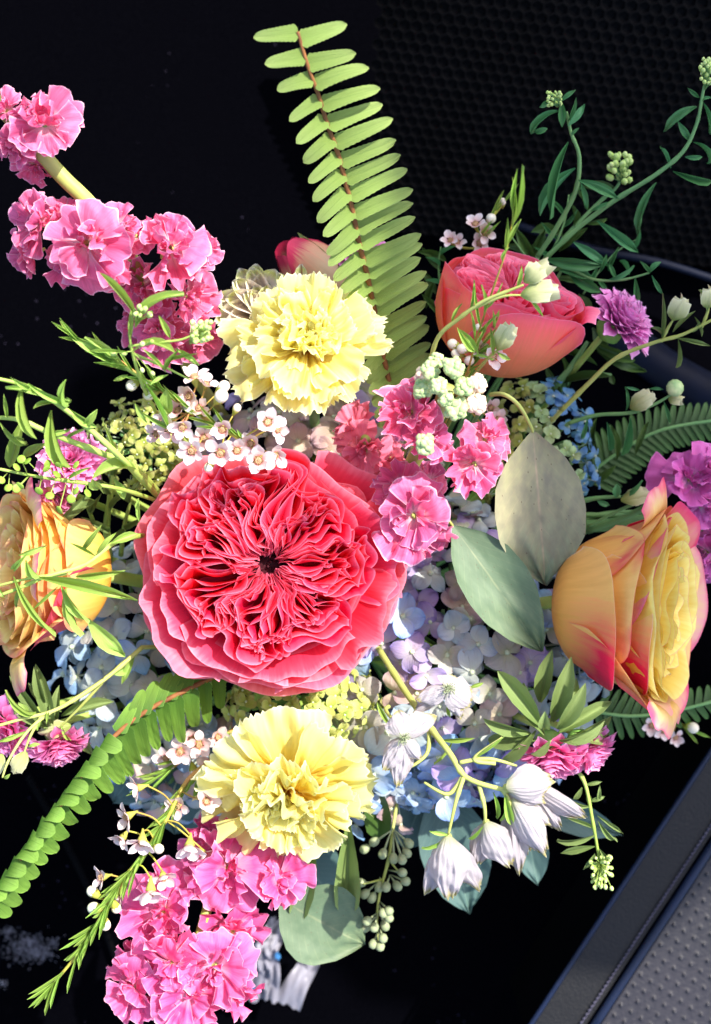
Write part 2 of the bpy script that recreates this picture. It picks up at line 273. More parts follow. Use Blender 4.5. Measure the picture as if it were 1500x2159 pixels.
class Buf:
    def __init__(s): s.v = []; s.f = []
    def add(s, V, F):
        o = len(s.v); s.v += [tuple(p) for p in V]; s.f += [tuple(o + i for i in f) for f in F]
    def mesh(s, name, mat, smooth=True):
        me = bpy.data.meshes.new(name); me.from_pydata(s.v, [], s.f)
        me.polygons.foreach_set('use_smooth', np.full(len(me.polygons), smooth)); me.materials.append(mat); me.update(); return me
    def tube(s, pts, r, n=7, spl=True, cap=True):
        pts = [Vector(p) for p in pts]
        if spl and len(pts) > 2: pts, r = smooth_line(pts, r, 4)
        if not isinstance(r, (list, tuple)): r = [r] * len(pts)
        if len(r) != len(pts):
            r = list(np.interp(np.linspace(0, 1, len(pts)), np.linspace(0, 1, len(r)), r))
        V = []; F = []; x = None
        for i, p in enumerate(pts):
            t = (pts[min(i + 1, len(pts) - 1)] - pts[max(i - 1, 0)]).normalized()
            if x is None: x = t.orthogonal().normalized()
            x = (x - t * x.dot(t)).normalized(); y = t.cross(x)
            for k in range(n):
                a = 2 * math.pi * k / n; V.append(p + (x * math.cos(a) + y * math.sin(a)) * r[i])
        for i in range(len(pts) - 1):
            for k in range(n):
                F.append((i * n + k, i * n + (k + 1) % n, (i + 1) * n + (k + 1) % n, (i + 1) * n + k))
        if cap: F.append(tuple(range(n - 1, -1, -1))); F.append(tuple((len(pts) - 1) * n + k for k in range(n)))
        s.add(V, F)
    def ball(s, c, r, ax=None, st=1.0, nu=8, nv=6, taper=0.0):
        ax = (ax or Vector((0, 0, 1))).normalized(); x = ax.orthogonal().normalized(); y = ax.cross(x)
        V = [Vector(c) - ax * r * st]; F = []
        for j in range(1, nv):
            t = math.pi * j / nv; rr = math.sin(t) * r * (1 - taper * (0.5 - 0.5 * math.cos(t))); h = -math.cos(t) * r * st
            for k in range(nu):
                a = 2 * math.pi * k / nu; V.append(Vector(c) + ax * h + (x * math.cos(a) + y * math.sin(a)) * rr)
        V.append(Vector(c) + ax * r * st); L = len(V) - 1
        for k in range(nu): F.append((0, 1 + (k + 1) % nu, 1 + k)); F.append((L, L - nu + k, L - nu + (k + 1) % nu))
        for j in range(nv - 2):
            for k in range(nu): F.append((1 + j * nu + k, 1 + j * nu + (k + 1) % nu, 1 + (j + 1) * nu + (k + 1) % nu, 1 + (j + 1) * nu + k))
        s.add(V, F)
def smooth_line(pts, r, sub):
    n = len(pts); out = []; ro = []
    if not isinstance(r, (list, tuple)): r = [r] * n
    if len(r) != n: r = list(np.interp(np.linspace(0, 1, n), np.linspace(0, 1, len(r)), r))
    for i in range(n - 1):
        p0, p1, p2, p3 = pts[max(i - 1, 0)], pts[i], pts[i + 1], pts[min(i + 2, n - 1)]
        for k in range(sub):
            t = k / sub; out.append(0.5 * ((2 * p1) + (p2 - p0) * t + (2 * p0 - 5 * p1 + 4 * p2 - p3) * t * t + (3 * p1 - p0 - 3 * p2 + p3) * t ** 3))
            ro.append(r[i] * (1 - t) + r[i + 1] * t)
    out.append(pts[-1]); ro.append(r[-1]); return out, ro
def part_buf(name, b, parent, mat, label=None, kind=None):
    """mesh built in world coordinates; moved to the parent's origin"""
    o = WM[parent].translation
    b.v = [(x - o.x, y - o.y, z - o.z) for x, y, z in b.v]
    ob = put(name, b.mesh(name, mat), parent, Matrix.Translation(o), label, kind); return ob

# ------------------------------------------------------------------ sheets (petals, leaves)
def wob(seed, n=4, f=(1, 6)):
    r = random.Random(seed); return [(r.uniform(*f), r.uniform(0, 6.28), r.uniform(0.4, 1) / n) for _ in range(n)]
def wv(w_, x): return sum(a * np.sin(f * x * 3.1416 + p) for f, p, a in w_)
PROF = {
 'fan': ([0, .12, .3, .55, .8, 1], [.1, .17, .38, .72, .95, 1.0]),
 'broad': ([0, .1, .3, .55, .8, 1], [.3, .5, .8, 1.0, .98, .8]),
 'spoon': ([0, .12, .3, .5, .7, .85, .95, 1], [.16, .42, .82, 1.0, .95, .74, .42, .12]),
 'round': ([0, .06, .2, .4, .6, .8, .92, 1], [.1, .4, .8, .98, 1.0, .8, .5, .1]),
 'lance': ([0, .1, .3, .5, .7, .9, 1], [.12, .35, .8, 1.0, .85, .35, .03]),
 'strap': ([0, .1, .3, .6, .85, .96, 1], [.35, .55, .8, 1.0, .95, .6, .2]),
 'euc': ([0, .04, .15, .3, .45, .62, .8, .92, 1], [.03, .2, .62, .92, 1.0, .93, .64, .3, .02]),
 'pinna': ([0, .02, .08, .2, .45, .7, .85, .95, 1], [.55, 1.0, 1.12, 1.02, .92, .82, .7, .5, .22]),
 'bud': ([0, .1, .3, .6, .85, 1], [.2, .55, .9, 1.0, .9, .75]),
 'crinkle': ([0, .08, .25, .5, .75, .9, 1], [.28, .5, .85, 1.0, .95, .75, .5]),
 'delph': ([0, .1, .3, .55, .8, .94, 1], [.3, .5, .85, 1.0, .85, .5, .22]),
}
def sheet(name, mat, L=1.0, W=0.5, prof='fan', nu=8, nv=8, tip=0.3, cup=0.0, b=(0, 0, 0), ruf=0, rf=3, rp=2, teeth=0, tf=14, notch=0, crum=0,
          seed=0, fold=0, pleat=0, pf=9, sick=0, serr=0, norm=False, lr=0.0, tp=2.2):
    """half width W"""
    r = random.Random(seed); u = np.linspace(-1, 1, nu + 1)[None, :]; v = np.linspace(0, 1, nv + 1)[:, None]
    wp = np.interp(v[:, 0], *PROF[prof])[:, None] * W
    w1 = wob(seed + 1, 4, (0.6, 2.5)); w2 = wob(seed + 2, 5, (tf * 0.5, tf)); w3 = wob(seed + 3, 3, (1, 4))
    t = v * np.ones_like(u) - v ** 3 * tip * np.abs(u) ** tp - notch * np.exp(-(u / 0.16) ** 2) * v ** 5 + v ** 6 * wv(w1, u) * lr
    if teeth: t = t + v ** 8 * teeth * wv(w2, u) * 2
    x = u * wp * (1 + 0.05 * wv(w3, v)) * (1 + serr * np.sin(v * 70 + 2) * (np.abs(u) > .99))
    N_ = 80; tt = np.linspace(0, 1.25, N_); phi = b[0] + b[1] * tt + (b[2] if len(b) > 2 else 0) * tt ** 2
    x = x + sick * v ** 2 * L * np.ones_like(u)
    cy = np.concatenate([[0], np.cumsum(np.cos(phi[:-1]) * (tt[1] - tt[0]))]); cz = np.concatenate([[0], np.cumsum(np.sin(phi[:-1]) * (tt[1] - tt[0]))])
    tc = np.clip(t, 0, 1.25); Y = np.interp(tc, tt, cy); Z = np.interp(tc, tt, cz); PH = np.interp(tc, tt, phi)
    ph = r.uniform(0, 6.28); ph2 = r.uniform(0, 6.28)
    off = cup * wp / L * u ** 2 + fold * np.abs(u) * wp / L + ruf * v ** rp * (np.sin(rf * math.pi * u + ph) + 0.4 * np.sin(rf * 2.3 * math.pi * u + ph2))
    if pleat: off = off + pleat * np.minimum(1, v * 3) * np.sin(pf * math.pi * (u + 0.06 * wv(w3, v * 1.5)) + 1.5 * wv(w1, u * 2 + v)) * (0.6 + 0.6 * wv(w2, u * .3 + v * .4))
    if crum:
        wa = wob(seed + 5, 3, (2, 6)); wb = wob(seed + 6, 3, (1, 4)); off = off + crum * v * (wv(wa, u + 0.4 * v) + wv(wb, v * 1.7 + u * .5))
    y = (Y - np.sin(PH) * off) * L; z = (Z + np.cos(PH) * off) * L
    pos = np.stack([x * np.ones_like(y), y, z], -1)
    if norm:
        ty, tz = float(pos[-1, nu // 2, 1]), float(pos[-1, nu // 2, 2]); a = math.atan2(tz, ty); l = math.hypot(ty, tz)
        c_, s_ = math.cos(-a), math.sin(-a); yy = pos[..., 1] * c_ - pos[..., 2] * s_; zz = pos[..., 1] * s_ + pos[..., 2] * c_
        pos[..., 1] = yy / l; pos[..., 2] = zz / l
    uv = np.stack([(u + 1) / 2 * np.ones_like(v), v * np.ones_like(u)], -1)
    return mesh_grid(name, pos, uv, mat)
POOL = {}
def pool(key, mk, n):
    if key not in POOL: POOL[key] = [mk(i) for i in range(n)]
    return rng.choice(POOL[key])
LEAFK = {
 'lance': dict(prof='lance', nu=4, nv=10, tip=0, fold=0.5),
 'lance2': dict(prof='lance', nu=8, nv=18, tip=0, fold=0.35, ruf=.05, rf=1.6, crum=.03, sick=.05),
 'lance3': dict(prof='lance', nu=8, nv=18, tip=0, fold=0.2, ruf=.04, rf=2.2, crum=.05, sick=-.06),
 'pinna': dict(prof='pinna', nu=8, nv=22, tip=0.03, fold=0.05, crum=0.02, sick=0.0, ruf=.008, rf=3, serr=.05),
 'euc': dict(prof='euc', nu=8, nv=20, tip=0, cup=0.15, crum=0.03, ruf=.012, rf=2.5),
 'strap': dict(prof='strap', nu=4, nv=5, tip=0.05, cup=0.3),
 'delph': dict(prof='delph', nu=16, nv=14, pleat=.02, tip=0.02, cup=0.8, crum=0.05, ruf=0.03, rf=2.5),
 'spoon': dict(prof='spoon', nu=6, nv=7, tip=0, cup=0.3),
 'creambud': dict(prof='bud', nu=10, nv=10, tip=-.12, cup=-.7, crum=.03, lr=.1, teeth=.03),
 'crinkle': dict(prof='crinkle', nu=34, nv=24, pleat=.02, pf=8, tip=.12, cup=-.55, crum=.06, ruf=.03, rf=2.2, rp=1.3, lr=.05, teeth=.015),
}
def leafAB(parent, name, mat, A, B, W, kind='lance', bend=0.6, tilt=0.0, label=None, twist=None):
    """a leaf from A to B (world points), full width W metres, arching towards the viewer"""
    v = B - A; L = v.length; y = v.normalized()
    n = Vector((0, 0, 1)); n = (n - y * n.dot(y))
    if n.length < 0.05: n = Vector((0.3, 1, 0)) - y * y.y
    n.normalize(); x = y.cross(n)
    if tilt: R = Matrix.Rotation(tilt, 3, y); n = R @ n; x = R @ x
    M = Matrix((x * W, y * L, n * L)).transposed().to_4x4(); M.translation = A
    q = round(bend * 5) / 5
    me = pool((kind, mat.name, q), lambda i: sheet(name, mat, 1, 0.5, b=(q * 0.5, -q * (0.8 + 0.15 * i), 0), norm=True, seed=i * 13 + 1, **LEAFK[kind]), 3)
    return put(name, me, parent, M, label)
CORE = P(740, 1330, 0.02)
def root_stem(t, p, mat, r=0.0016, name='stem', out=0.0):
    q = p.copy(); c = CORE + Vector((rng.uniform(-.012, .012), rng.uniform(-.012, .012), 0))
    m = q.lerp(c, 0.5); m.z = q.z * 0.55; m = m + Vector((0, 0, 0))
    bf = Buf(); bf.tube([q, q.lerp(m, 0.45) + Vector((0, 0, -0.012)), m, c], [r * 0.9, r, r, r * 1.1]); return part_buf(name, bf, t, mat)

# ------------------------------------------------------------------ roses
def cup_petal(name, mat, H, prof, dth, nu=16, nv=12, drop=0.2, wave=0.03, wf=3, curl=0.0, curlp=6, seed=0, ecc=1.0, point=0.0, teeth=0):
    """prof: [(h, r)] in units of H, local Z is the rose's axis, petal centred on +x"""
    r_ = random.Random(seed); u = np.linspace(-1, 1, nu + 1)[None, :]; v = np.linspace(0, 1, nv + 1)[:, None]
    w1 = wob(seed + 11, 4, (0.7, wf)); w2 = wob(seed + 12, 3, (0.7, wf)); w3 = wob(seed + 14, 4, (6, 16))
    t = v * (1 - drop * np.abs(u) ** 3 + point * np.exp(-(u / .3) ** 2)) + v ** 4 * wave * wv(w1, u) * 1.5 * np.ones_like(v)
    if teeth: t = t + v ** 8 * teeth * wv(w3, u)
    hs = [p[0] for p in prof]; rs = [p[1] for p in prof]
    tc = np.clip(t, 0, 1.3); i = tc * (len(prof) - 1)
    k = np.arange(len(prof))
    # smooth the profile
    fine = np.linspace(0, len(prof) - 1, 60); hf = np.interp(fine, k, hs); rf = np.interp(fine, k, rs)
    ker = np.ones(9) / 9; hf2 = np.convolve(np.pad(hf, 4, 'edge'), ker, 'valid'); rf2 = np.convolve(np.pad(rf, 4, 'edge'), ker, 'valid')
    h = np.interp(i, fine, hf2); r = np.interp(i, fine, rf2)
    over = np.maximum(i - (len(prof) - 1), 0); h = h + over * (hs[-1] - hs[-2]); r = r + over * (rs[-1] - rs[-2])
    r = r + v ** 2 * wave * wv(w2, u + 0.3 * v) * 1.2 + curl * v ** curlp; h = h - 0.6 * abs(curl) * v ** (curlp + 3)
    th = u * dth / 2 * (0.35 + 0.65 * np.minimum(1, v * 2.2)) * (1 + 0.04 * wv(w1, v))
    pos = np.stack([r * np.cos(th) * H, r * np.sin(th) * H, h * H], -1)
    uv = np.stack([(u + 1) / 2 * np.ones_like(v), v * np.ones_like(u)], -1)
    return mesh_grid(name, pos, uv, mat)
def ring(t, F, mat, n, H, prof, dth, a0=0.0, jit=0.1, zs=0.0, sx=1.0, sy=1.0, seed=0, name='petal', rscale=0.06, **kw):
    for k in range(n):
        a = a0 + 2 * math.pi * k / n + rng.uniform(-jit, jit)
        me = cup_petal(name, mat, H * (1 + rng.uniform(-rscale, rscale)), prof, dth * (1 + rng.uniform(-.1, .15)), seed=seed * 100 + k, **kw)
        put(name, me, t, F @ Matrix.Diagonal((sx, sy, 1, 1)) @ Matrix.Rotation(a, 4, 'Z') @ Matrix.Translation((0, 0, zs)))
def ruffles(t, F, mat, R, r0=0.16, nsec=7, nloop=7, depth=0.3, rise=0.1, warp=0.07, seed=3, sx=1.0, sy=1.0, nu=84, flare=0.055, name='ruffled_petal', wf=15, dish=0.25, warp2=0, secj=.12):
    r_ = random.Random(seed); ws = [(r_.uniform(wf * .55, wf), r_.uniform(wf * .55, wf), r_.uniform(0, 6.28), r_.uniform(0, 6.28)) for _ in range(7)]
    def warpf(X, Y, k):
        dx = sum(np.sin(a * X * (1 if i % 2 else .5) + b * Y + c) for i, (a, b, c, d) in enumerate(ws)) / 3.2
        dy = sum(np.cos(b * X - a * Y * (1 if i % 3 else .5) + d) for i, (a, b, c, d) in enumerate(ws)) / 3.2
        if warp2:
            for (a, b, c, d) in ws[:5]:
                dx = dx + warp2 / warp * np.sin(2.7 * (a * X - b * Y) + d); dy = dy + warp2 / warp * np.cos(2.7 * (b * X + a * Y) + c)
        return X + dx * k, Y + dy * k
    for s in range(nsec):
        a0 = 2 * math.pi * (s + r_.uniform(-secj, secj)) / nsec; RR = R * r_.uniform(0.9, 1.1); hw0 = math.pi / nsec * (1.06 + secj * .5)
        nl = nloop + r_.choice((-1, 0, 1))
        for j in range(nl):
            q = (j + 0.6) / nl; q += r_.uniform(-.03, .03)
            tt = np.linspace(0, 1, nu + 1)[None, :]; v = np.linspace(0, 1, 7)[:, None]
            ro = r0 + (1 - r0) * (0.38 + 0.62 * q ** 0.8)
            ar = np.clip((0.5 - np.abs(tt - 0.5)) / 0.34, 0, 1); sh = np.sin(ar * math.pi / 2); rr = r0 * (0.8 + 0.5 * (1 - q)) + (ro - r0) * (sh * .85 + .15 * sh ** 4)
            hw = q * hw0 * (1.0 if j else .7); th = a0 + hw * np.sin(np.clip((tt - 0.5) / 0.36, -1, 1) * math.pi / 2)
            # bottom of the wall is drawn towards the loop's axis and down
            k = 1 - 0.22 * (1 - v); lean = (1 - v)
            rr2 = rr * (1 - 0.12 * lean * sh ** 2); th2 = a0 + (th - a0) * (1 - 0.12 * lean)
            X = rr2 * np.cos(th2); Y = rr2 * np.sin(th2)
            wl = 0.3 + 0.7 * v
            Xw, Yw = warpf(X, Y, warp * np.clip((rr2 - r0 * .6) * 2.2, 0, 1)); X = X + (Xw - X) * wl; Y = Y + (Yw - Y) * wl
            # fine wobble of its own
            wo = wob(seed * 1000 + s * 50 + j, 4, (3, 12)); X = X + 0.026 * wv(wo, tt * 1.3) * v * 2; Y = Y + 0.026 * wv(wo, tt * 1.3 + 3) * v * 2
            # lip
            cx = ro * .55 * math.cos(a0); cy = ro * .55 * math.sin(a0); dx, dy = X - cx, Y - cy; dl = np.sqrt(dx * dx + dy * dy) + 1e-3
            X = X + dx / dl * flare * v ** 5; Y = Y + dy / dl * flare * v ** 5
            rim = rise * np.sin(np.clip(rr, 0, 1) * math.pi * 0.75) - dish * np.exp(-((rr) / 0.2) ** 2) * 0.8 + 0.03 * wv(wo, tt * 1.1) * 2 + 0.035 * (1 - q)
            Z = rim - depth * (0.55 + 0.45 * np.clip(rr * 1.3, 0, 1)) * (1 - v)
            RRR = RR; pos = np.stack([X * RRR * np.ones_like(v) * sx, Y * RRR * np.ones_like(v) * sy, Z * R * np.ones_like(tt)], -1)
            uv = np.stack([tt * np.ones_like(v), v * np.ones_like(tt)], -1)
            put(name, mesh_grid(name, pos, uv, mat), t, F)
def stamens(t, F, R, n, mat, L, name='dark_eye'):
    bf = Buf(); r_ = random.Random(5)
    for i in range(n):
        a = r_.uniform(0, 6.28); q = R * math.sqrt(r_.random()); o = Vector((q * math.cos(a), q * math.sin(a), 0)); top = o * 1.3 + Vector((r_.uniform(-.3, .3) * R, r_.uniform(-.3, .3) * R, L * r_.uniform(.6, 1)))
        bf.tube([o, (o + top) / 2 + Vector((r_.uniform(-.1, .1) * R, 0, 0)), top], R * 0.05, n=4, spl=False); bf.ball(top, R * 0.11, nu=5, nv=4)
    bf.ball(Vector((0, 0, -R * .2)), R * 1.25, st=0.5, nu=10, nv=6)
    put(name, bf.mesh(name, mat), t, F)

# main hot pink garden rose
zr = 0.300; s = S(zr)
p = P(566, 1200, zr)
t = thing('garden_rose', 'huge hot pink ruffled garden rose with a dark eye at the middle of the bouquet', 'rose', p)
F = frame(P(565, 1192, zr - 0.006), Vector((0.02, 0.0, 1)))
R = 236 * s
ruffles(t, F, M_['ruffle'], R, r0=0.15, nsec=7, nloop=7, depth=0.33, rise=0.10, warp=0.1, wf=12, warp2=.016, secj=.26, seed=4, sx=1.0, sy=0.86, dish=0.3)
ring(t, F @ Matrix.Diagonal((1, .86, 1, 1)), M_['ruffle'], 7, R, [(-.52, .08), (-.50, .4), (-.42, .75), (-.2, .98)], rad(75), seed=6, drop=.05, nu=14, nv=8, name='inner_petal')
stamens(t, F @ Matrix.Translation((0, 0, -R * 0.33)), 40 * s, 90, M_['eye'], 26 * s)
Fo = frame(P(570, 1216, zr - 0.006), Vector((0.0, 0.0, 1)))
H = 290 * s
ring(t, Fo, M_['rose_outer'], 8, H, [(-.42, .30), (-.30, .62), (-.12, .80), (-.02, .90)], rad(66), a0=.3, sx=1, sy=.83, drop=.10, wave=.07, wf=4, curl=.02, seed=1, nu=22, nv=12, name='outer_petal')
ring(t, Fo, M_['rose_outer'], 7, H, [(-.50, .30), (-.42, .66), (-.24, .84), (-.12, .96)], rad(74), a0=.0, sx=1, sy=.84, drop=.12, wave=.075, wf=4, curl=.05, seed=2, nu=22, nv=12, name='outer_petal', teeth=.012)
ring(t, Fo, M_['rose_outer'], 6, H, [(-.60, .30), (-.54, .68), (-.40, .88), (-.30, 1.02)], rad(84), a0=.45, sx=1, sy=.84, drop=.14, wave=.07, wf=4, curl=.06, seed=3, nu=22, nv=12, name='outer_petal', teeth=.012)
root_stem(t, Fo.translation + Vector((0, 0, -.6 * H)), M_['stem'], .003)

# coral rose, upper right, seen from its side
zc = 0.285; s = S(zc)
ax = D(0.26, -0.80, 0.52)
cpos = P(1022, 770, zc - 0.035)
t = thing('garden_rose', 'coral pink garden rose seen from its side against the dark at the upper right', 'rose', cpos)
F = frame(cpos, ax, rad(10)); H = 206 * s
cupp = [(0, .06), (.07, .40), (.28, .64), (.55, .76), (.82, .76), (1.0, .72)]
ring(t, F, M_['coral'], 5, H, cupp, rad(112), a0=-1.75, drop=.34, wave=.06, wf=2.5, curl=.05, seed=21, rscale=.1, nu=18, nv=16, name='outer_petal')
ring(t, F, M_['coral'], 5, H, [(a * 1.02, b * .94) for a, b in cupp], rad(104), a0=-.9, drop=.22, wave=.06, wf=2.5, curl=.03, seed=22, nu=18, nv=14, name='outer_petal')
ring(t, F, M_['coral_in'], 6, H, [(a * 1.0, b * .85) for a, b in cupp], rad(85), a0=.1, drop=.14, wave=.07, wf=3, curl=-.03, seed=23, nu=18, nv=12)
ruffles(t, F @ Matrix.Translation((0, 0, H * .93)), M_['coral_in'], H * .68, r0=.1, nsec=6, nloop=6, depth=.4, rise=.14, warp=.06, wf=11, nu=50, seed=9, dish=.15, flare=.04)
me = cup_petal('folded_petal', M_['coral_in'], H, [(.5, .70), (.75, .77), (.92, .82), (1.0, .92)], rad(30), seed=77, curl=.06, wave=.06, nu=12, nv=12)
for a in (-40,):
    put('folded_petal', me, t, F @ Matrix.Rotation(rad(a), 4, 'Z'))
root_stem(t, cpos, M_['stem_cool'], .003)

# apricot rose at the right, lying on its side
zo = 0.255; s = S(zo)
ax = D(0.88, 0.04, 0.47)
cpos = P(1180, 1266, zo)
t = thing('rose', 'apricot and yellow rose with pink petal edges lying sideways at the right edge', 'rose', cpos)
F = frame(cpos, ax, 0); H = 262 * s
body = [(0, .08), (.05, .30), (.22, .46), (.48, .54), (.75, .62), (1.0, .74)]
def side_rose(t, F, H, cam_a, outer, mid, inner, folds, seed, cool=1):
    """cam_a: the angle about the axis that faces the viewer; +90 in the photo's up direction"""
    sg = -1 if cam_a == 180 else 1
    for k, (ang, dt, hh, rr, cu, dr) in enumerate(outer):
        me = cup_petal('outer_petal', M_[('orange_blush' if k in (0, 4, 6) else 'yellowpink' if k > 6 else 'orange') if cam_a == 180 else ('left_blush' if k == 1 else 'leftrose')], H, [(a * hh, b * rr * (1.0 if hh > .8 else .98)) for a, b in body[:-1]] + [(hh, (.60 + .14 * hh) * rr)], rad(dt), seed=seed + k, drop=dr, wave=.05, wf=2.4, curl=cu, curlp=6, nu=26, nv=20)
        put('outer_petal', me, t, F @ Matrix.Rotation(rad(cam_a + sg * ang), 4, 'Z'))
    for q in (.86, .72, .58, .45, .32, .18):
        ring(t, F, M_[inner], 4 if q > .3 else 3, H * (1.0 + .03 * math.sin(q * 20)), [(.25, .40 * q), (.5, .58 * q), (.8, .74 * q), (1.0, .86 * q)], rad(130 if q > .4 else 150), a0=q * 9 + seed, drop=.16, wave=.08, wf=3.4, curl=.04, seed=int(q * 100) + seed, nu=18, nv=10, name='inner_petal')
    for (ang, pr, dt, sd) in folds:
        me = cup_petal('folded_petal', M_['yellowpink'], H, pr, rad(dt), seed=sd, curl=.10, wave=.07, nu=16, nv=14, drop=.35)
        put('folded_petal', me, t, F @ Matrix.Rotation(rad(cam_a + sg * ang), 4, 'Z'))
# angles: 0 faces the viewer, 90 up in the photo, -90 down
side_rose(t, F, H, 180, [(-12, 128, .74, 1.08, .05, .42), (18, 125, .90, 1.03, .05, .34), (75, 110, .92, 1.05, .03, .30), (-70, 115, .92, 1.08, .06, .34), (150, 130, .95, 1.0, .06, .3), (-150, 130, .98, 1.0, .06, .3), (-20, 120, 1.0, .98, .05, .3), (40, 110, 1.04, .95, .07, .28), (-100, 100, 1.08, 1.02, .12, .28), (110, 110, 1.04, .98, .10, .28), (180, 120, 1.06, .98, .12, .28)],
          'yellowpink', 'orange_in', [(84, [(.45, .52), (.7, .64), (.82, .74), (.86, .88)], 40, 91), (-86, [(.5, .56), (.75, .68), (.95, .78), (1.02, .86)], 60, 92)], 300)
root_stem(t, cpos, M_['stem'], .003)

# yellow rose at the left edge
zl = 0.268; s = S(zl)
ax = D(-0.86, -0.06, 0.5)
cpos = P(222, 1212, zl - .012)
t = thing('rose', 'sunlit yellow rose with pink tipped petals behind a leafy sprig at the left edge', 'rose', cpos)
F = frame(cpos, ax, 0); H = 222 * s
side_rose(t, F, H, 0, [(0, 130, .66, 1.02, .04, .40), (-50, 115, .82, 1.0, .06, .34), (60, 115, .78, 1.0, .05, .34), (140, 130, .95, .95, .06, .3), (-140, 130, .98, .95, .06, .3), (20, 120, .9, .95, .10, .3), (-20, 110, .96, .92, .12, .28), (90, 100, 1.0, .95, .14, .28), (-90, 110, 1.0, .95, .14, .28)],
          'leftrose', 'leftrose', [(80, [(.4, .50), (.6, .66), (.72, .86), (.74, 1.06)], 24, 95), (-78, [(.6, .58), (.8, .72), (.9, .88), (.9, 1.06)], 26, 96), (50, [(.5, .52), (.8, .66), (.95, .8), (1.0, .95)], 34, 97), (0, [(.5, .5), (.8, .62), (.95, .75), (1.02, .85)], 34, 98)], 400)
root_stem(t, cpos, M_['stem'], .003)

# half hidden rosebud behind the upper carnation
zb = 0.235; s = S(zb); cpos = P(745, 640, zb - .01)
t = thing('rose', 'pale peach rosebud with a crimson tip half hidden behind the upper yellow carnation', 'rose', cpos)
mb = petal_mat('peach petal with crimson tip', [(0, C('a89070')), (0.6, C('b89c7c')), (0.8, C('c88c70')), (0.9, C('b83050')), (1, C('b0244a'))], transl=.2, rnd=.05, vein=.06)
F = frame(cpos, D(-.72, -.55, .35)); H = 195 * s
ring(t, F, mb, 4, H, [(0, .05), (.1, .25), (.4, .33), (.75, .28), (1, .12)], rad(130), seed=61, drop=.25, wave=.02, nu=12, nv=12)
root_stem(t, cpos, M_['stem_cool'], .0025)

# ------------------------------------------------------------------ carnations
def carnation(label, p, n, R, seed, roll=0, squash=1.0, layers=None):
    t = thing('carnation', label, 'carnation', p); F = frame(p, n, roll)
    r_ = random.Random(seed)
    layers = layers or [(8, 1.0, 2, 0), (7, .88, 20, .03), (7, .74, 38, .06), (6, .60, 52, .08), (6, .48, 66, .09), (4, .36, 80, .10)]
    for li, (cnt, Lq, el, h) in enumerate(layers):
        for k in range(cnt):
            a = 2 * math.pi * (k + r_.uniform(-.3, .3) + li * .5) / cnt
            L = R * Lq * r_.uniform(.8, 1.1)
            me = sheet('petal', M_['carn'], L, L * r_.uniform(.42, .62), 'fan', nu=44, nv=18, tip=.16, b=(rad(el + r_.uniform(-14, 14)) + .3, -.6 + r_.uniform(-.5, .5), 0),
                       pleat=.012, pf=7, ruf=.07 + .02 * li, rf=r_.uniform(1.3, 2.6), rp=1.6, teeth=.04, tf=20, crum=.09 + .02 * li, seed=seed * 100 + li * 20 + k, lr=.10, cup=.2)
            M = F @ Matrix.Rotation(a, 4, 'Z') @ Matrix.Translation((0, R * .02, R * h + r_.uniform(-.02, .02) * R)) @ Matrix.Rotation(r_.uniform(-.25, .25), 4, 'Y')
            put('petal', me, t, M)
    bf = Buf(); ap = n.normalized(); bf.tube([p - ap * R * .62, p - ap * R * .45, p - ap * R * .1, p + ap * R * .05], [R * .11, R * .14, R * .16, R * .18], n=12)
    part_buf('calyx', bf, t, M_['leaf_solid'])
    return t
M_['leaf_solid'] = solid_mat('green calyx', C('6fa048'), C('88b858'), rough=.5)
zc1 = .283; s = S(zc1)
t = carnation('pale yellow frilled carnation above the big pink rose', P(650, 738, zc1), D(.02, -.42, .95), 164 * s, 11)
root_stem(t, P(650, 742, zc1) - D(.02, -.22, 1) * .018, M_['stem_cool'], .0025)
zc2 = .278; s = S(zc2)
t = carnation('pale yellow frilled carnation below the big pink rose, tipped towards the bottom', P(608, 1650, zc2), D(-.05, .8, .85), 186 * s, 12)
root_stem(t, P(612, 1640, zc2 - .015), M_['stem'], .0025)
leafAB(t, 'bract', M_['leaf'], P(590, 1582, zc2 + .0), P(650, 1520, zc2 - .01), 34 * s, 'euc', .8)
leafAB(t, 'bract', M_['leaf'], P(600, 1590, zc2 - .002), P(636, 1545, zc2 + .006), 40 * s, 'euc', 1.0)

